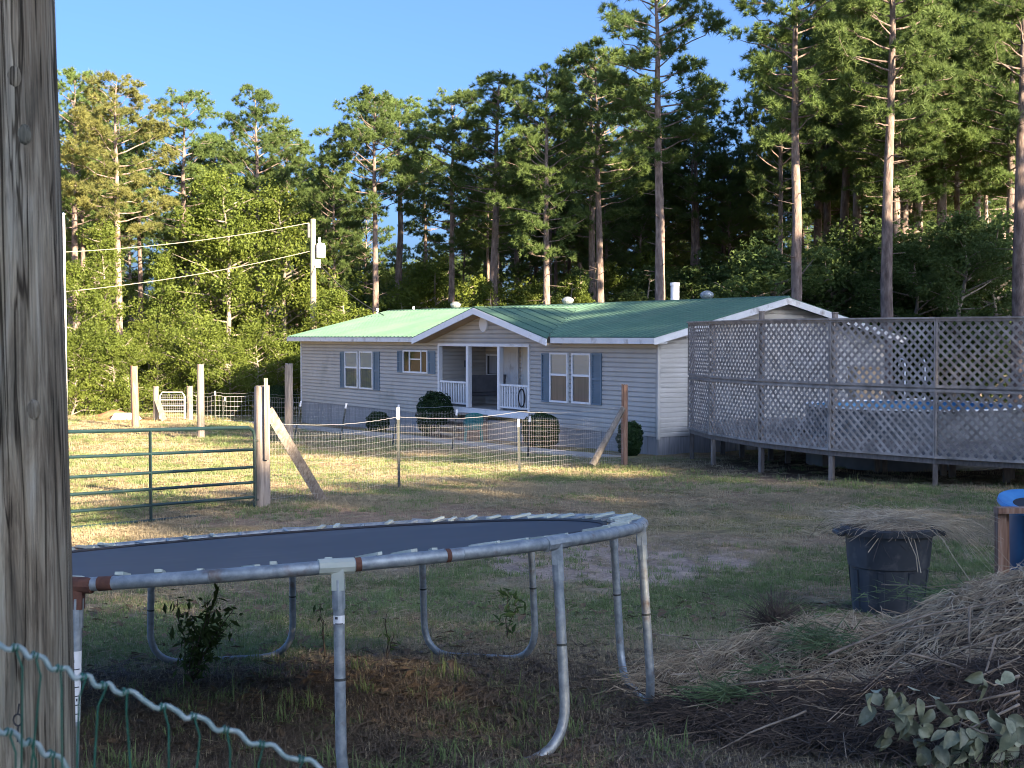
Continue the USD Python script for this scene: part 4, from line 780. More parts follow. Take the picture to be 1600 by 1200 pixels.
# steel T-posts
def tpost(px, pyt, pxb, pyb, label, d=None, group=None):
    d = d or depth_of(pxb, pyb); b = foot(pxb, d); t_ = at(px, pyt, d); t = thing('steel_fence_post', label, 'fence post', b); top = t_ - b; dirn = top / np.linalg.norm(top); Lp = np.linalg.norm(top); ux = np.cross(dirn, [0, 1, 0])
    m = MB(); m.bar(-dirn * .3, dirn * Lp * .86, .05, .010, up=(0, 1, 0)); m.bar(-dirn * .3 + [0, .025, 0], dirn * Lp * .86 + [0, .025, 0], .012, .045, up=(0, 1, 0)); m.build('shaft', M_tpost, t)
    m = MB(); m.bar(dirn * Lp * .86, dirn * Lp, .054, .014, up=(0, 1, 0)); m.bar(dirn * Lp * .86 + [0, .025, 0], dirn * Lp + [0, .025, 0], .014, .047, up=(0, 1, 0)); m.build('white_tip', M_white, t); return b, t_
fA = [tpost(622, 637, 623, 766, 'white-tipped steel post in the middle of the near wire fence'), tpost(810, 655, 812, 743, 'white-tipped steel post of the wire fence in front of the porch')]
fB = [tpost(470, 627, 460, 676, 'leaning steel post at the left corner of the house', 43.), tpost(541, 630, 531, 682, 'leaning steel post before the paired left windows', 41.), tpost(623, 632, 613, 692, 'leaning steel post before the small square window', 39.),
      tpost(714, 640, 706, 703, 'leaning steel post before the porch steps', 36.5), tpost(828, 650, 825, 716, 'steel post before the shrub under the right railing', 33.5)]
fC = [tpost(336, 611, 336, 655, 'white-tipped post of the far fence right of the tall grey post', 54.), tpost(351, 621, 347, 656, 'second small post of the far fence', 54.)]
def mesh_fence(name, pts, h, label, sag=.06, vs=.075, hs=.11, r=.0035, top=True, first=.0):
    t = thing(name, label, 'fence', (0, 0, 0))
    for (p, q) in zip(pts[:-1], pts[1:]):
        p, q = np.array(p), np.array(q); ln = np.linalg.norm(q - p); m = MB(); n = max(2, int(ln / vs)); wv = random.uniform(0, 6)
        def pos(s, z): b = p + (q - p) * s; return np.array([b[0], b[1] + .02 * math.sin(9 * s + wv), gz(b[0], b[1]) + z * (1 - sag * math.sin(math.pi * s) / 1.0) + .02])
        for i in range(n + 1): m.bar(pos(i / n, 0), pos(i / n, h), r)
        for z in np.arange(0, h + .01, hs):
            ss = np.linspace(0, 1, 9)
            for s0, s1 in zip(ss[:-1], ss[1:]): m.bar(pos(s0, z), pos(s1, z), r * 1.25)
        m.build('wire_mesh', M_wire, t).SetCustomDataByKey('kind', 'stuff')
        if top: MB().tube([pos(s, h + .12) for s in np.linspace(0, 1, 7)], .0035, 4).build('top_wire', M_wire, t)
g_ = lambda px, d: tuple(foot(px, d)[:2])
fence1 = mesh_fence('wire_fence', [g_(420, 21), tuple(fA[0][0][:2]), tuple(fA[1][0][:2]), tuple(cb_[:2])], 1.15, 'near wire mesh fence from the thick gate post to the rough bark post', r=.0014)
fence2 = mesh_fence('wire_fence', [g_(451, depth_of(451, 690))] + [tuple(b[0][:2]) for b in fB[1:]] + [tuple(cb_[:2])], 1.05, 'wire mesh fence on leaning posts close along the house front', r=.0018)
fence3 = mesh_fence('wire_fence', [g_(300, 54.2), g_(336, 54), g_(400, 55), g_(470, 53)], 1.0, 'far wire fence running from the small gate to the house', r=.005, vs=.15, hs=.2)

# thin white pole, power pole and cables
wp = thing('flag_pole', 'tall thin white pole beside the weathered pole, standing on the lawn', 'pole', foot(102, 35.6)); Hw = 370 / FPX * 35.6
MB().tube([(0, 0, -.2), (0, 0, Hw * .55), (0, 0, Hw)], [.045, .04, .032], 10).build('shaft', M_white, wp, smooth=40); MB().lathe([(0, Hw), (.04, Hw + .02), (.04, Hw + .05), (0, Hw + .07)], 10).build('cap', M_white, wp)
pb_ = foot(490, 62); pp = thing('power_pole', 'pale wooden utility pole behind the left end of the house', 'utility pole', pb_); Hp = at(488, 343, 62)[2] - pb_[2]
M_utility = LK('utility_wood', [(.3, (.33, .28, .19)), (.7, (.45, .40, .29))], 5, .85, stretch=(4, 4, .3))
MB().tube([(0, 0, -.3), (0, 0, Hp)], [.16, .12], 12).build('shaft', M_utility, pp, smooth=40)
def ppz(py): return at(488, py, 62)[2] - pb_[2]
MB().bevel_box(-.23, -.12, -.06, .06, ppz(372), ppz(350), .01).build('insulator', M_grey, pp)
MB().lathe([(0, ppz(403)), (.20, ppz(403)), (.21, ppz(385)), (.17, ppz(381)), (0, ppz(380))], 16, (.36, -.1, 0)).build('transformer', M_white, pp, smooth=40)
MB().lathe([(0, ppz(381)), (.05, ppz(381)), (.07, ppz(376)), (.05, ppz(372)), (0, ppz(372))], 10, (.30, -.1, 0)).build('bushing', M_white, pp)
MB().bevel_box(.10, .34, -.12, .10, ppz(419), ppz(406), .015).build('meter_box', M_white, pp); MB().bar((.1, -.05, ppz(392)), (.2, -.05, ppz(392)), .06).build('bracket', M_grey, pp)
M_cable = LK('cable_sheath', [(.3, (.20, .19, .16)), (.7, (.28, .26, .22))], 5, .7)
def cable(pts, lab, r=.017):
    t = thing('overhead_cable', lab, 'cable', (0, 0, 0)); MB().tube(pts, r, 5).build('line', M_cable if r < .02 else M_dark, t, smooth=True)
def curve(p, q, sag, n=24): s = np.linspace(0, 1, n)[:, None]; return p + (q - p) * s - np.array([0, 0, 1]) * 4 * sag * s * (1 - s)
p_top = at(484, 349, 62); p_mid = at(485, 393, 62)
cable(curve(p_top, at(-260, 392, 52), 0.62), 'upper sagging cable from the power pole towards the left'); cable(curve(p_mid, at(-260, 470, 52), .62), 'lower sagging cable from the power pole towards the left')
cable(curve(at(497, 410, 61.8), np.array([*hp(ridge_x(600, 3.0), 3.0, zs(3.0) + .03)]), .25), 'dark service cable dropping from the power pole to the roof', .0201)

# debris by the thicket
d_ = depth_of(180, 650); dm = thing('dirt_mound', 'low mound of red earth before the thicket on the left', 'mound', foot(176, 55))
rng = np.random.default_rng(77); u_ = np.linspace(0, 2 * np.pi, 20)
V = [(0, 0, .34)] + [(1.0 * r * math.cos(a) * (1 + .2 * math.sin(3 * a)), .6 * r * math.sin(a), .34 * (1 - r ** 1.5) - .04 + rng.normal(0, .02)) for r in (.35, .7, 1.0) for a in u_[:-1]]
F = [(0, 1 + k, 1 + (k + 1) % 19) for k in range(19)] + [f for i in range(2) for k in range(19) for f in ((1 + i * 19 + k, 1 + (i + 1) * 19 + k, 1 + (i + 1) * 19 + (k + 1) % 19), (1 + i * 19 + k, 1 + (i + 1) * 19 + (k + 1) % 19, 1 + i * 19 + (k + 1) % 19))]
part('earth', (np.array(V), np.array(F)), M_redsoil, dm, smooth=True)
b = foot(196, 54.3); kb = thing('feed_trough', 'overturned white trough lying by the red earth mound', 'trough', b, 8)
MB().hexa([(-.55, -.2, .02), (.55, -.2, .02), (.55, .2, .02), (-.55, .2, .02), (-.42, -.12, .25), (.42, -.12, .25), (.42, .12, .25), (-.42, .12, .25)]).build('shell', M_white, kb); MB().bevel_box(-.58, .58, -.23, .23, .0, .03, .008).build('rim', M_white, kb)

# ------------------------------------------------------------------ trampoline
TC = np.array([-1.222, 6.964, .575]); TR, TSX, TSY = 1.88, .0695, -.0930
def tp(r, a, dz=0.): x, y = r * math.cos(a), r * math.sin(a); return np.array([TC[0] + x, TC[1] + y, TC[2] + TSX * x + TSY * y + dz])
tr_ = thing('trampoline', 'large round trampoline with galvanised frame, black mat and rusting sockets', 'trampoline', (0, 0, 0))
dg = math.radians
for k in range(12):
    a0, a1 = dg(k * 30 + 3), dg(k * 30 + 33); MB().tube([tp(TR, a) for a in np.linspace(a0, a1, 9)], .0265, 10).build('frame_rail', M_galv, tr_, smooth=40)
V = [tp(0, 0, -.02)] + [tp(r, a, -.02 * (1 - (r / (TR - .17)) ** 2)) for r in (.6, 1.1, 1.5, TR - .18) for a in np.linspace(0, 2 * np.pi, 145)[:-1]]
F = [(0, 1 + k, 1 + (k + 1) % 144) for k in range(144)] + [f for i in range(3) for k in range(144) for f in ((1 + i * 144 + k, 1 + (i + 1) * 144 + k, 1 + (i + 1) * 144 + (k + 1) % 144), (1 + i * 144 + k, 1 + (i + 1) * 144 + (k + 1) % 144, 1 + i * 144 + (k + 1) % 144))]
V = np.array(V); F = np.array(F); part('mat', (np.vstack([V, V - [0, 0, .006]]), np.vstack([F, F[:, ::-1] + len(V)])), M_mat, tr_, smooth=40)
hem = MB(); hem.tube([tp(TR - .188, a, .003) for a in np.linspace(0, 2 * np.pi, 145)], .011, 5); hem.build('mat_hem', M_dark, tr_)
rs = random.Random(6)
for k in range(72):      # springs in sun-bleached sleeves, each with a mat tab
    a = dg(k * 5 + 1.2) + rs.uniform(-.006, .006); p, q = tp(TR - .165, a, .006), tp(TR - .012, a + rs.uniform(-.03, .03), .022)
    m = MB(); c0 = p + (q - p) * .08; n_ = 22; s = np.linspace(0, 1, n_)
    m.tube([c0 + (q - c0) * t_ for t_ in (0, .5, 1)], .0065, 5); sp_ = m.build('spring', M_galv, tr_)
    if rs.random() < .72:
        o = rs.uniform(-.004, .004); lo, hi = .18, 1.12 if rs.random() < .8 else .8; t1 = np.array([-math.sin(a), math.cos(a), 0]); w_ = rs.uniform(.010, .016)
        e0, e1 = p + (q - p) * lo + [0, 0, .008], p + (q - p) * min(hi, 1.0) + [0, 0, .008 + o]
        MB().bar(e0 + t1 * rs.uniform(-.02, .02), e1 + t1 * rs.uniform(-.03, .03), w_ * 2, .012, up=(0, 0, 1)).build('sleeve', M_cream, sp_)
def leg_pair(a0, a1, rusty=False, hide=False):
    pts = {}
    for w, a in (('p', a0), ('q', a1)):
        t_ = tp(TR, dg(a)); out = np.array([math.cos(dg(a)), math.sin(dg(a)), 0]); b = t_ + out * .06; b[2] = gz(b[0], b[1]) + float(bumps(b[0], b[1])) + (.03 if math.sin(dg(a)) > -.3 else (-.04 if a < 300 else .04)); pts[w] = (t_, b)
    (t0, b0), (t1, b1) = pts['p'], pts['q']; along = (b1 - b0) / np.linalg.norm(b1 - b0); r = .22; n = 9
    path = [t0 - [0, 0, .02], t0 + (b0 - t0) * .5]
    lo0 = b0 + (t0 - b0) / np.linalg.norm(t0 - b0) * r; lo1 = b1 + (t1 - b1) / np.linalg.norm(t1 - b1) * r
    for s in np.linspace(0, 1, n): path.append((1 - s) ** 2 * lo0 + 2 * s * (1 - s) * b0 + s * s * (b0 + along * r))
    mid = (b0 + b1) / 2 + [0, 0, .0]
    for s in np.linspace(0, 1, n): path.append((1 - s) ** 2 * (b1 - along * r) + 2 * s * (1 - s) * b1 + s * s * lo1)
    path += [t1 + (b1 - t1) * .5, t1 - [0, 0, .02]]
    lg = MB(); lg.tube(path, .0215, 10); l = lg.build('leg', M_galv, tr_, smooth=40)
    for (t_, b, a) in ((t0, b0, a0), (t1, b1, a1)):
        sl = MB(); dv = (b - t_) / np.linalg.norm(b - t_); sl.tube([t_ + dv * .05, t_ + dv * .16], .025, 10)
        sl.build('leg_sleeve', M_galv, l); ta = np.array([-math.sin(dg(a)), math.cos(dg(a)), 0])
        sl2 = MB(); sl2.tube([t_ + dv * .42, t_ + dv * .43], .0228, 10); sl2.build('joint_collar', M_tpost, l)
        sk = MB(); sk.tube([t_ - ta * .075 + [0, 0, .0], t_ + ta * .06], .031, 10); sk.bar(t_ + [0, 0, .0], t_ + dv * .09, .047); sk.build('socket', M_rust if rusty and a == a1 else (M_cream if abs(a - 287.5) < 2 else M_galv), tr_)
    return pts
pA = leg_pair(287.5, 318.5); leg_pair(348, 379); leg_pair(45, 70); leg_pair(96, 123); pB = leg_pair(229, 257.5, True); leg_pair(163, 196)
# paper stickers on two legs
def sticker(t_, b, f0, f1, lab, lines=6):
    dv = b - t_; m = MB(); toc = np.array([0, 0, EYE]) - t_; toc[2] = 0; toc /= np.linalg.norm(toc); r = .0224; sd = np.cross([0, 0, 1], toc); p0, p1 = t_ + dv * f0, t_ + dv * f1; V = []
    for p in (p0, p1):
        for g in np.linspace(-1.25, 1.25, 9): V.append(p + r * (math.cos(g) * toc + math.sin(g) * sd))
    F = [(k, k + 1, k + 10) for k in range(8)] + [(k, k + 10, k + 9) for k in range(8)]; s = part('sticker', (np.array(V), np.array(F)), M_label, tr_, smooth=True); ink = MB()
    for i in range(lines):
        c = p0 + (p1 - p0) * (.12 + .76 * i / max(1, lines - 1)); V = []
        hgt_ = .010 if i == 0 else .004
        for p in (c, c + dv / np.linalg.norm(dv) * hgt_):
            for g in np.linspace(-.7, .7 if i else -.2, 5): V.append(p + (r + .0006) * (math.cos(g) * toc + math.sin(g) * sd))
        ink.add(np.array(V), np.array([(k, k + 1, k + 6) for k in range(4)] + [(k, k + 6, k + 5) for k in range(4)]))
    ink.build('print', M_ink, s).SetCustomDataByKey('kind', 'stuff')
sticker(*pB['q'], .27, .56, 'sticker', 7); sticker(*pA['p'], .20, .235, 'sticker', 2)
for a, w in ((261, .03), (289.8, .012), (301, .010)): MB().tube([tp(TR, dg(a) - w / 2, .0), tp(TR, dg(a) + w / 2, .0)], .0274, 12).build('rust_stain', M_rust, tr_, smooth=40)

# ------------------------------------------------------------------ weathered pole and wire at the left
pz = np.linspace(-.2, 3.4, 44); n = 64; a = np.arange(n) * 2 * np.pi / n; PD_ = 2.0
right_edge = np.interp(EYE + 0 * pz, [0], [0]); V = []
for z in pz:
    row = HOR - (z - EYE) / PD_ * FPX; e = np.interp(row, [-400, 0, 200, 400, 700, 900, 1200, 2400], [78, 83.5, 88, 93, 98, 102, 104, 112]); xr = (e - 800) / FPX * PD_; rr = .155 + .004 * (2 - z)
    cxx = xr - rr; p3 = np.column_stack([np.cos(a) * 2, np.sin(a) * 2, np.full(n, z * .9)]); w = 1 + (meshkit.fbm(p3 * 1.6, 3, 4) - .5) * .06 + (meshkit.fbm(np.column_stack([np.cos(a) * 22, np.sin(a) * 22, np.full(n, z * .7)]), 2, 9) - .5) * .03
    V.append(np.column_stack([cxx + rr * w * np.cos(a), PD_ + rr * w * np.sin(a), np.full(n, z)]))
V = np.vstack(V); V = np.vstack([V, V[-n:].mean(0)]); m_ = len(pz)
F = [f for i in range(m_ - 1) for k in range(n) for f in ((i * n + k, i * n + (k + 1) % n, (i + 1) * n + (k + 1) % n), (i * n + k, (i + 1) * n + (k + 1) % n, (i + 1) * n + k))] + [((m_ - 1) * n + k, (m_ - 1) * n + (k + 1) % n, len(V) - 1) for k in range(n)]
pc = np.array([V[:-1, 0].mean(), PD_, 0]); pole = thing('wooden_pole', 'thick weathered wooden pole filling the left edge close to the viewer', 'pole', pc); part('shaft', (V - pc, np.array(F)), M_pole, pole, smooth=True)
for (px, py) in ((52, 640), (43, 212), (28, 122)):
    q = at(px, py, PD_ - .152) - pc; k_ = trimesh.creation.icosphere(3, 1.0); kv = np.asarray(k_.vertices) * [.009, .0045, .014]; kv *= 1 + .25 * (meshkit.fbm(kv * 200, 3, 2)[:, None] - .5); part('knot', (kv + q, np.asarray(k_.faces)), M_pole, pole, smooth=True)
st = thing('wire_staple', 'small twisted wire staple on the lower face of the weathered pole', 'staple', (0, 0, 0))
q = at(21, 1130, 1.845); aa = np.linspace(0, 2 * np.pi, 13); MB().tube(np.column_stack([q[0] + .006 * np.cos(aa), np.full(13, q[1]), q[2] + .008 * np.sin(aa)]), .0013, 5).tube([q + [0, 0, .008], q + [.002, .0, .022]], .0013, 5).tube([q - [0, 0, .008], q - [.001, 0, .03]], .0012, 5).build('loop', M_dark, st)
def strand(knots, d0, d1, lab, r=.00165):
    t = thing('fence_wire', lab, 'wire', (0, 0, 0)); K = np.array([at(px, py, d0 + (d1 - d0) * i / (len(knots) - 1)) for i, (px, py) in enumerate(knots)]); P = []
    for i in range(len(K) - 1):
        p, q = K[i], K[i + 1]
        for s in np.linspace(0, 1, 10)[:-1]: P.append(p + (q - p) * s + np.array([0, .0012 * math.sin(s * 6.28), .0016 * math.sin(s * 6.28) + .0006 * math.sin(s * 12.6 + i)]))
    P.append(K[-1]); MB().tube(P, r, 9).build('strand', M_greenwire, t, smooth=True)
    for i, k in enumerate(K):
        dv = K[min(i + 1, len(K) - 1)] - K[max(i - 1, 0)]; dv /= np.linalg.norm(dv); R = rot_to(dv); g = np.linspace(0, 2 * np.pi * 1.6, 22); off = 0
        hel = [k + dv * (-.0018 + .0036 * x / g[-1]) + (r + .0004) * (math.cos(x) * R[:, 0] + math.sin(x) * R[:, 1]) for x in g]; tail = [hel[-1] - np.array([0, 0, z_]) + np.array([.004 * math.sin(z_ * 9 + i) - z_ * .06 * ((i % 3) - .4), .004 * math.sin(z_ * 5), 0]) for z_ in (.01, .04, .09, .16, .3, .5, .8)]
        MB().tube(hel, .0007, 6).build('tie', M_greentie, t, smooth=True); MB().tube([hel[-1]] + tail, .00062, 6).build('upright_wire', M_greentie, t, smooth=True)
k1 = [(-40, 998), (17, 1016), (48, 1028), (86, 1049), (124, 1062), (156, 1076), (190, 1086), (249, 1110), (297, 1125), (348, 1146), (404, 1169), (466, 1193), (530, 1222)]
strand(k1, .80, .86, 'upper green coated fence wire sagging across the lower left corner')
strand([(-40, 1128), (5, 1150), (39, 1166), (72, 1185), (115, 1215)], .80, .83, 'lower green coated fence wire in the very corner')

# ------------------------------------------------------------------ trash can, blue barrel
cb = foot(1391, 11.3); can = thing('trash_can', 'dark grey plastic rubbish bin heaped with dried weeds', 'trash can', cb); ct = at(1391, 822, 11.3)[2] - cb[2]
rb, rt = .275, .345
MB().lathe([(0, .0), (rb, .0), (rb + .01, .03), (rb + (rt - rb) * .52, ct * .55), (rb + (rt - rb) * .55 + .014, ct * .56), (rt + .008, ct - .05), (rt - .01, ct - .03), (rt - .06, .1), (0, .08)], 40).build('body', M_can, can, smooth=35)
MB().lathe([(rt + .005, ct - .055), (rt + .042, ct - .055), (rt + .048, ct - .01), (rt + .03, ct + .005), (rt - .01, ct), (rt - .01, ct - .05)], 40).build('rim', M_can, can, smooth=35)
for k in range(8):
    a = k * math.pi / 4 + .35; ca, sa = math.cos(a), math.sin(a); rr = lambda z: rb + (rt - rb) * z / ct
    MB().bar((rr(.04) * ca, rr(.04) * sa, .04), (rr(ct * .53) * ca + .002 * ca, rr(ct * .53) * sa + .002 * sa, ct * .53), .05, .016, up=(ca, sa, 0)).build('rib', M_can, can)
for s_ in (-1, 1): MB().bevel_box(min(s_ * (rt + .03), s_ * (rt + .10)), max(s_ * (rt + .03), s_ * (rt + .10)), -.10, .10, ct - .075, ct - .035, .012).build('handle', M_can, can)
def strands(n, gen, r0, r1, sides=3, seg=5):
    m = MB()
    for i in range(n): p = gen(i); m.tube(p, np.linspace(r0, r1, len(p)), sides, cap=False)
    return m
rw = np.random.default_rng(50)
def wisp(c, spread, ln, droop, up=.05, az=None):
    a = rw.uniform(0, 6.28) if az is None else az + rw.normal(0, .4); d = np.array([math.cos(a), math.sin(a), 0]); s = np.linspace(0, 1, 6)[:, None]; l = ln * rw.uniform(.5, 1.2)
    return c + np.concatenate([rw.normal(0, spread, 2), [abs(rw.normal(0, .02))]]) + d * l * s + np.array([0, 0, 1]) * (up * rw.uniform(0, 1.5) * s - droop * rw.uniform(.4, 1.4) * s ** 2) * l * 2 + rw.normal(0, .02 * l, (6, 3)) * s
wd = thing('dried_weeds', 'heap of dried grass and weed stems spilling over the rubbish bin rim', 'weeds', cb + [0, 0, ct])
hv = MB().lathe([(rt + .02, -.02), (rt * .85, .03), (rt * .5, .065), (.01, .08)], 30).mesh(); hp_ = hv[0]; hp_[:, 2] += (meshkit.fbm(hp_ * 14, 3, 8) - .5) * .06; part('heap', hv, M_straw, wd)
strands(700, lambda i: wisp(np.array([0, 0, .05]), .15, .30, .10, .12), .0024, .0010).build('hay', M_straw2, wd).SetCustomDataByKey('kind', 'stuff')
strands(420, lambda i: wisp(np.array([0, 0, .03]), .17, .38, .14, .08), .0024, .0010).build('dry_stems', M_straw2, wd).SetCustomDataByKey('kind', 'stuff')
strands(120, lambda i: wisp(np.array([0, 0, .0]), .19, .30, .3, .05), .0028, .0012).build('roots', M_root, wd).SetCustomDataByKey('kind', 'stuff')
strands(46, lambda i: wisp(np.array([.22, -.08, .03]), .05, .6, .32, .14, -.25), .0030, .0013).build('pale_stems', M_straw2, wd).SetCustomDataByKey('kind', 'stuff')
for (az, l, dr) in ((-1.9, .7, .5), (-1.3, .6, .6), (-2.5, .5, .3), (-1.0, .5, .5)):
    p = wisp(np.array([.05, -.25, .02]), .05, l, dr, .02, az); MB().tube(p, .0038, 5).build('stem', M_straw2, wd)
# blue barrel on the right with a timber frame
bb = foot(1618, 11.6); bar_ = thing('plastic_barrel', 'blue plastic barrel with an open rim at the right edge', 'barrel', bb); bt = at(1600, 782, 11.6)[2] - bb[2]
MB().lathe([(0, .0), (.20, 0), (.215, .03), (.205, .3), (.215, .32), (.205, .34), (.20, bt - .14), (.17, bt - .08)], 32).build('body', LK('navy_plastic', [(.3, (.012, .05, .11)), (.7, (.02, .075, .15))], 6, .4), bar_, smooth=35)
def tilt(m): v, f = m.mesh(); v = v.copy(); v[:, 2] += .22 * v[:, 1]; return v, f
part('rim', tilt(MB().lathe([(.15, bt - .07), (.27, bt - .06), (.295, bt - .03), (.285, bt), (.25, bt + .004), (.17, bt - .03), (.155, bt - .06)], 40)), M_blue, bar_, smooth=35); part('opening', tilt(MB().lathe([(.165, bt - .035), (.01, bt - .035)], 40)), M_dark, bar_)
tf = thing('timber_frame', 'rough wooden plank frame standing in front of the blue barrel', 'frame', (0, 0, 0))
p = at(1569, 912, 11.25); q = at(1566, 801, 11.25); p[2] = gz(p[0], p[1]) - .1; MB().bar(p, q, .085, .07).build('upright', M_redpost, tf); MB().bar(p + [.06, .05, 0], q + [.055, .05, 0], .06, .05).build('upright', M_redpost, tf)
MB().bar(at(1559, 798, 11.2), at(1720, 797, 11.2), .12, .045, up=(0, 0, 1)).build('top_plank', M_redpost, tf); q2 = at(1700, 801, 11.25); p2 = q2.copy(); p2[2] = gz(p2[0], p2[1]) - .1; MB().bar(p2, q2, .085, .07).build('upright', M_redpost, tf)

# ------------------------------------------------------------------ brush pile
def pile_h(x, y):
    x, y = np.asarray(x, float), np.asarray(y, float)
    e1 = np.exp(-(((x - 3.0) / 1.15) ** 2 + ((y - 7.0) / 1.0) ** 2) ** 1.3) * .63; e2 = np.exp(-(((x - 1.75) / .75) ** 2 + ((y - 7.3) / .7) ** 2)) * .34; e3 = np.exp(-(((x - 1.6) / .9) ** 2 + ((y - 6.3) / .5) ** 2)) * .16; e4 = np.exp(-(((x - 2.2) / .8) ** 2 + ((y - 6.1) / .55) ** 2)) * .30
    return np.maximum(np.maximum(e1, e2), np.maximum(e3, e4))
px_, py_ = np.meshgrid(np.linspace(.5, 4.4, 70), np.linspace(5.0, 8.6, 66)); hz_ = pile_h(px_, py_); nz_ = meshkit.fbm(np.stack([px_, py_, 0 * px_], -1) * 5, 4, 12) - .5
pzz = gz(px_, py_) + bumps(px_, py_) + hz_ * (1 + .5 * nz_) - .045 + .05 * nz_ * (hz_ > .02); I = np.arange(px_.size).reshape(px_.shape)
brush = thing('brush_pile', 'big heap of pulled weeds, roots and sticks in the lower right corner', 'brush pile', (0, 0, 0))
part('litter', (np.stack([px_, py_, pzz], -1).reshape(-1, 3), np.stack([I[:-1, :-1], I[:-1, 1:], I[1:, 1:], I[1:, :-1]], -1).reshape(-1, 4)), M_litter, brush, smooth=True)
def surf(x, y): return gz(x, y) + pile_h(x, y)
rb_ = np.random.default_rng(90); CX = rb_.uniform(.7, 4.2, 60000); CY = rb_.uniform(5.2, 8.4, 60000); CH = pile_h(CX, CY); ok = CH > .045; CX, CY, CH = CX[ok], CY[ok], CH[ok]; CZ = gz(CX, CY) + CH
FACE = np.where(CY < 6.55 + .25 * np.sin(CX * 2.3))[0]; CREST = np.where(CY >= 6.45 + .25 * np.sin(CX * 2.3))[0]
def lay(i, ln, az, daz, lift, curl, pool_=None):
    j = rb_.integers(len(CX)) if pool_ is None else rb_.choice(pool_); c = np.array([CX[j], CY[j], CZ[j]]); a = az + rb_.normal(0, daz); d = np.array([math.cos(a), math.sin(a), 0]); l = ln * rb_.uniform(.4, 1.3); s = np.linspace(-.5, .5, 6)
    P = c + d * l * s[:, None] + np.cross(d, [0, 0, 1]) * (rb_.normal(0, curl * l) * (s ** 2 * 4))[:, None]; zz = [c[2] + (float(pile_h(*p[:2])) - CH[j]) * .8 + lift * rb_.random() for p in P]; P[:, 2] = np.array(zz) + rb_.normal(0, .01 + .03 * l, 1) * s * 2 + rb_.normal(0, .006, 6); return P
strands(2300, lambda i: lay(i, .55, .35, .75, .06, .12, CREST if i % 6 else None), .0024, .0011).build('dry_stems', M_straw, brush).SetCustomDataByKey('kind', 'stuff')
def hang(i):
    j = rb_.choice(FACE) if i % 4 else rb_.integers(len(CX)); c = np.array([CX[j], CY[j], CZ[j]]); a = rb_.normal(-1.6, .8); s = np.linspace(0, 1, 7); l = rb_.uniform(.12, .45); d = np.array([math.cos(a), math.sin(a), 0])
    P = c + d * (l * s)[:, None] + np.array([0, 0, 1]) * (.10 * s - .35 * s ** 2)[:, None] * l * 1.6 + np.cumsum(rb_.normal(0, .012, (7, 3)), 0); P[:, 2] = np.maximum(P[:, 2], [float(surf(*p[:2])) - .02 for p in P]); return P
strands(4200, hang, .0022, .0009).build('roots', M_root, brush).SetCustomDataByKey('kind', 'stuff')
def lay_up(i):       # the paler hay on the crest and the left shoulder
    return lay(i, .42, .3, .8, .08, .15, CREST)
strands(2200, lay_up, .0024, .0011).build('hay', M_straw2, brush).SetCustomDataByKey('kind', 'stuff')
strands(2600, lambda i: lay(i, .5, .2, 1.2, .05, .25, FACE), .0026, .0011).build('dark_stems', M_root, brush).SetCustomDataByKey('kind', 'stuff')
# single sticks that can be picked out
def pxp(px, py, d, lift=0): return at(px, py, d) + [0, 0, lift]
STK = [([(1262, 1115, 5.9), (1180, 1140, 5.8), (1093, 1192, 5.65)], .007), ([(1600, 1060, 5.9), (1480, 1090, 6.0), (1330, 1160, 5.8)], .006) , ([(1300, 1028, 6.3), (1450, 965, 6.4), (1600, 935, 6.5)], .009), ([(1140, 1078, 6.3), (1260, 1062, 6.3), (1400, 1000, 6.4)], .007),
  ([(1562, 995, 6.0), (1540, 1060, 5.95), (1515, 1150, 5.9)], .008), ([(1520, 950, 6.1), (1519, 1000, 6.05), (1522, 1040, 6.05)], .007), ([(1425, 1025, 6.1), (1490, 1040, 6.1), (1545, 1066, 6.0), (1600, 1170, 5.8)], .009), ([(1415, 985, 6.5), (1510, 975, 6.45), (1600, 962, 6.4)], .008),
  ([(1050, 1058, 6.9), (1110, 1056, 6.9)], .006), ([(1052, 1100, 6.7), (1075, 1072, 6.75), (1092, 1060, 6.8)], .006), ([(1088, 1004, 7.3), (1115, 1048, 7.2)], .006), ([(1115, 1046, 7.1), (1155, 1022, 7.1)], .007), ([(1000, 990, 8.0), (1090, 1004, 7.8), (1200, 1003, 7.6)], .005),
  ([(1600, 985, 6.3), (1480, 1030, 6.2), (1385, 1090, 6.1)], .007), ([(1350, 1086, 6.1), (1440, 1010, 6.2), (1500, 985, 6.3)], .005), ([(1540, 1060, 5.9), (1600, 1030, 5.95)], .008), ([(1600, 1090, 5.7), (1470, 1180, 5.65)], .006), ([(1380, 915, 8.8), (1440, 920, 8.6), (1500, 930, 8.4)], .006)]
for pts, r in STK:
    K = np.array([pxp(*p) for p in pts]); 
    if len(K) > 2: s = np.linspace(0, len(K) - 1, 12); K = np.stack([np.interp(s, np.arange(len(K)), K[:, k]) for k in range(3)], 1) + np.cumsum(rb_.normal(0, .0022, (12, 3)), 0)
    MB().tube(K, np.linspace(r * .78, r * .36, len(K)), 6).build('stick', M_stick, brush, smooth=40)
def frond(px, py, d, n, sp, ln, mat_):
    c = at(px, py, d) + [0, 0, .035]; x = c + rb_.normal(0, 1, (n, 3)) * np.array(sp); dd = np.column_stack([rb_.normal(-.6, .5, n), rb_.normal(-.3, .4, n), rb_.normal(.1, .25, n)]); dd /= np.linalg.norm(dd, axis=1, keepdims=True)
    sd = np.cross(dd, unit(n)); sd /= np.linalg.norm(sd, axis=1, keepdims=True); L2 = ln * rb_.uniform(.5, 1.2, (n, 1)); V = np.stack([x - sd * .0035, x + sd * .0035, x + dd * L2], 1).reshape(-1, 3); return V, np.arange(3 * n).reshape(-1, 3)
rng = np.random.default_rng(66)
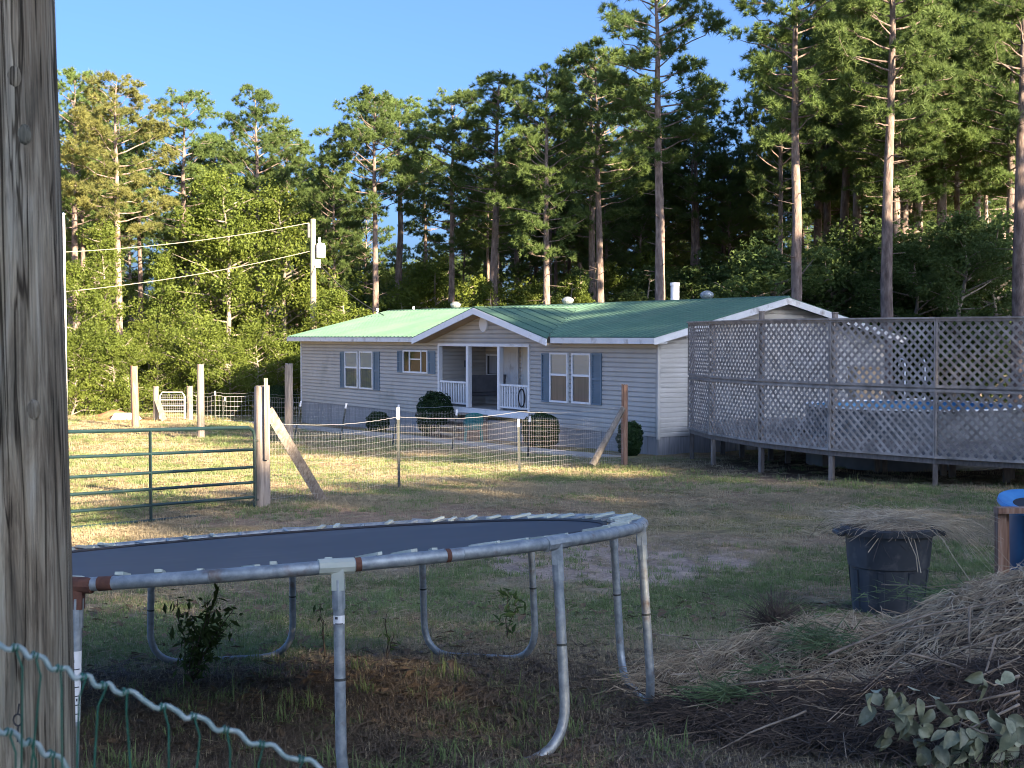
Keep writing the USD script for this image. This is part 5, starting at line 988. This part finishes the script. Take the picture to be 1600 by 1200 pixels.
for (px, py, d, n, sp, ln) in ((1135, 1100, 6.3, 300, (.09, .06, .018), .12), (1290, 1012, 6.9, 300, (.10, .1, .03), .16), (1490, 938, 8.4, 300, (.22, .15, .02), .14), (1205, 1062, 6.5, 120, (.07, .06, .015), .1)):
    part('green_frond', frond(px, py, d, n, sp, ln, None), M_frond, brush).SetCustomDataByKey('kind', 'stuff')
tuft = MB(); rt_ = np.random.default_rng(7); c = at(1215, 985, 7.5)
def fan(i): a = rt_.normal(1.57, .75); l = rt_.uniform(.12, .26); d = np.array([math.cos(a), rt_.normal(0, .3), math.sin(a)]); s = np.linspace(0, 1, 5)[:, None]; return c + rt_.normal(0, .03, 3) + d * l * s + np.array([.05 * rt_.normal(), 0, -.05]) * s ** 2
strands(340, fan, .0022, .001).build('root_ball', M_root, brush).SetCustomDataByKey('kind', 'stuff')
# leafy branch in the corner
lb = thing('leafy_branch', 'cut branch with large wilted grey-green leaves in the bottom right corner', 'branch', (0, 0, 0)); rl = np.random.default_rng(15)
twigs = [[(1600, 1085, 5.45), (1540, 1098, 5.45), (1450, 1110, 5.45), (1400, 1105, 5.45)], [(1600, 1105, 5.4), (1530, 1140, 5.4), (1460, 1180, 5.4)], [(1600, 1160, 5.35), (1540, 1150, 5.35), (1500, 1130, 5.4)], [(1600, 1060, 5.6), (1560, 1075, 5.6), (1530, 1060, 5.6)]]
for tw in twigs: MB().tube(np.array([at(*p) for p in tw]), np.linspace(.006, .0025, len(tw)), 6).build('twig', M_stick, lb, smooth=True)
for (px, py, sp) in [(1398, 1100, 20)] * 12 + [(1440, 1112, 24)] * 16 + [(1500, 1150, 30)] * 20 + [(1550, 1165, 30)] * 20 + [(1590, 1135, 20)] * 10 + [(1412, 1150, 20)] * 9 + [(1470, 1185, 26)] * 16 + [(1540, 1070, 22)] * 5:
    c = at(px + rl.normal(0, sp), py + rl.normal(0, sp * .7), 5.38 + rl.normal(0, .05)); ln, wd_ = rl.uniform(.05, .095), rl.uniform(.032, .06); dr = np.array([rl.normal(0, .6), rl.normal(-.3, .4), -abs(rl.normal(.7, .4))]); dr /= np.linalg.norm(dr)
    sd = np.cross(dr, [0, -1, .3] + rl.normal(0, .5, 3)); sd /= np.linalg.norm(sd); up = np.cross(sd, dr); prof = [(0, .05), (.12, .6), (.35, 1.0), (.6, .92), (.82, .55), (1, .02)]; V = []
    bend, cup = rl.normal(.3, .35), rl.uniform(.15, .8)
    for s, w in prof:
        for e in (-1, -.5, 0, .5, 1): V.append(c + dr * ln * s + sd * wd_ / 2 * w * e + up * (-(bend * s * s) * ln + cup * abs(e) * wd_ * w * .5 + .02 * ln * math.sin(s * 14 + e * 3)))
    Q = np.arange(30).reshape(6, 5); part('leaf', (np.array(V), np.stack([Q[:-1, :-1], Q[:-1, 1:], Q[1:, 1:], Q[1:, :-1]], -1).reshape(-1, 4)), M_driedleaf, lb, smooth=True)

# ------------------------------------------------------------------ weeds under the trampoline
def weed(px, d, h, nst_, nlf, lf, label, seed, dark=True, spread=.18):
    r2 = np.random.default_rng(seed); b = foot(px, d); t = thing('weed_plant', label, 'plant', b); C_, N_ = [], []
    for i in range(nst_):
        a = r2.uniform(0, 6.28); l = h * r2.uniform(.55, 1.05); s = np.linspace(0, 1, 6)[:, None]; P = np.array([math.cos(a), math.sin(a), 0]) * spread * r2.uniform(.2, 1.3) * s ** 1.4 + np.array([0, 0, l]) * s + r2.normal(0, .012, (6, 3)) * s
        MB().tube(P, np.linspace(.005, .002, 6), 5).build('stem', M_root, t)
        for _ in range(nlf // nst_):
            u = r2.uniform(.3, 1.02); C_.append([np.interp(u, s[:, 0], P[:, k]) for k in range(3)] + r2.normal(0, .035, 3)); N_.append(r2.normal(0, 1, 3) + [0, 0, .5])
    C_, N_ = np.array(C_), np.array(N_); N_ /= np.linalg.norm(N_, axis=1, keepdims=True); global rng; rng = r2
    part('foliage', leaves(C_, N_, lf, .35), M_leafdark, t); return t
weed(292, 7.6, .56, 9, 330, .075, 'bushy dark weed under the left part of the trampoline', 3, spread=.22)
weed(792, 9.4, .36, 2, 44, .09, 'single broad-leaved weed under the right part of the trampoline', 4, spread=.05)
weed(603, 8.6, .34, 2, 8, .05, 'bare dark weed stalk under the middle of the trampoline', 5, spread=.04)
weed(506, 8.8, .40, 2, 8, .05, 'thin dark stalk behind the middle near leg of the trampoline', 6, spread=.05)

# ------------------------------------------------------------------ grass and litter on the ground
def blades(n, h, w, lean, sp, seed):
    r2 = np.random.default_rng(seed); b = np.column_stack([r2.normal(0, sp, (n, 2)), np.zeros(n)]); a = r2.uniform(0, 6.28, n); d = np.column_stack([np.cos(a), np.sin(a), np.zeros(n)]); s = np.column_stack([-np.sin(a), np.cos(a), np.zeros(n)]); l = (h * r2.uniform(.45, 1.2, n))[:, None]; k = (lean * r2.uniform(.1, 1.6, n))[:, None]
    m1 = b + d * l * k * .35 + [0, 0, 1] * l * .6 * np.maximum(.15, 1 - k * .4); t_ = b + d * l * k + [0, 0, 1] * l * np.maximum(.12, 1 - k * .75)
    V = np.stack([b - s * w, b + s * w, m1 + s * w * .8, m1 - s * w * .8, t_], 1).reshape(-1, 3); q = np.arange(n)[:, None] * 5; return V, np.vstack([q + [0, 1, 2], q + [0, 2, 3], q + [3, 2, 4]])
M_deadleaf = LEAF('fallen_leaf', [(.05, (.10, .07, .045)), (.5, (.20, .14, .085)), (.95, (.34, .26, .16))], .2, scale=1.5)
def fallen():
    r2 = np.random.default_rng(19); n = 6; V, F = [], []
    for i in range(n):
        c = np.array([*r2.normal(0, .12, 2), .035]); a = r2.uniform(0, 6.28); l, w = r2.uniform(.03, .055), r2.uniform(.018, .03); d = np.array([math.cos(a), math.sin(a), r2.normal(0, .3)]); sd = np.array([-math.sin(a), math.cos(a), r2.normal(0, .3)])
        V += [c - d * l, c + sd * w + [0, 0, .012], c + d * l + [0, 0, .006], c - sd * w + [0, 0, .012]]; F += [(4 * i, 4 * i + 1, 4 * i + 2), (4 * i, 4 * i + 2, 4 * i + 3)]
    return np.array(V), np.array(F)
def flat_straw(n, l0, w, sp, seed):
    r2 = np.random.default_rng(seed); c = np.column_stack([r2.normal(0, sp, (n, 2)), r2.uniform(.006, .03, n)]); a = r2.uniform(0, 6.28, n); d = np.column_stack([np.cos(a), np.sin(a), r2.normal(0, .12, n)]); sd = np.column_stack([-np.sin(a), np.cos(a), np.zeros(n)]); l = (l0 * r2.uniform(.3, 1.2, n))[:, None]
    V = np.stack([c - d * l / 2, c + sd * w + [0, 0, .004], c + d * l / 2 + sd * l * .12, c - sd * w], 1).reshape(-1, 3); q = np.arange(n)[:, None] * 4; return V, np.vstack([q + [0, 1, 2], q + [0, 2, 3]])
GP = [[('blades', blades(26, .075, .0026, .8, .05, 1), M_grassg)], [('blades', blades(24, .07, .0024, 1.0, .055, 2), M_grassd)], [('blades', blades(22, .11, .0026, .9, .05, 3), M_grassg)], [('blades', blades(22, .12, .0014, 1.45, .06, 4), M_lit2)], [('blades', blades(34, .20, .003, .8, .05, 5), M_grassg)], [('straw', flat_straw(26, .20, .0022, .08, 6), M_lit2)], [('straw', flat_straw(22, .13, .0018, .07, 7), M_grassd)], [('fallen_leaves', fallen(), M_deadleaf)]]
rg = np.random.default_rng(2024); N = 150000
yy = 4.4 * (58 / 4.4) ** rg.random(N); hw = yy * .40 + .6; xx = rg.uniform(-1, 1, N) * hw
gm1, dm1 = green_mask(xx, yy), dirt_mask(xx, yy); rr = rg.random(N)
bare = np.exp(-(((xx - 1.0) / 2.4) ** 2 + ((yy - 15.0) / 2.3) ** 2)) * .9 + np.exp(-(((xx + 2.5) / 3) ** 2 + ((yy - 19.6) / 1.6) ** 2)) * .7
under = (np.exp(-((((xx + 1.0) / 2.2) ** 2 + ((yy - 6.5) / 1.9) ** 2)) ** 2))
green2 = np.clip(gm1 + np.exp(-((yy - 10.8) / 1.6) ** 2) * .6 - under * 1.2, 0, 1)
keep = rr > np.clip(dm1 * .75 + bare, 0, .93)
hx_, hy_ = (xx - A[0]) * HX[0] + (yy - A[1]) * HX[1], (xx - A[0]) * HY[0] + (yy - A[1]) * HY[1]
keep &= ~((hy_ > -2.5) & (hx_ > -.6) & (hx_ < 24)) & ~((pile_h(xx, yy) > .12)) & ~((np.hypot(xx - PC[0], yy - PC[1]) < 6.2) & (rr < .9))
kind = np.where(rg.random(N) < green2 * .85, 0, 1); kind = np.where((kind == 0) & (rg.random(N) < .10), 2, kind); kind = np.where(rg.random(N) < under * .8, 3, kind); kind = np.where((kind == 3) & (rg.random(N) < .55), 5, kind); kind = np.where((kind < 2) & (rg.random(N) < .22), 6, kind); kind = np.where((rg.random(N) < .004) & (kind == 0), 4, kind)
kind = np.where((under > .5) & (rg.random(N) < .008), 4, kind)
kind = np.where((rg.random(N) < .012) & (yy < 12), 7, kind)
scl = rg.uniform(.7, 1.25, N) * np.interp(yy, [4, 12, 30, 58], [.8, 1.0, 1.5, 2.1])
xx, yy, kind, scl = xx[keep], yy[keep], kind[keep], scl[keep]
zz = gz(xx, yy) + bumps(xx, yy) - .006
instancer('/World/grass', GP, kind, np.column_stack([xx, yy, zz]), rg.uniform(0, 360, len(xx)), scl, 'patchy green and straw-coloured lawn grass')
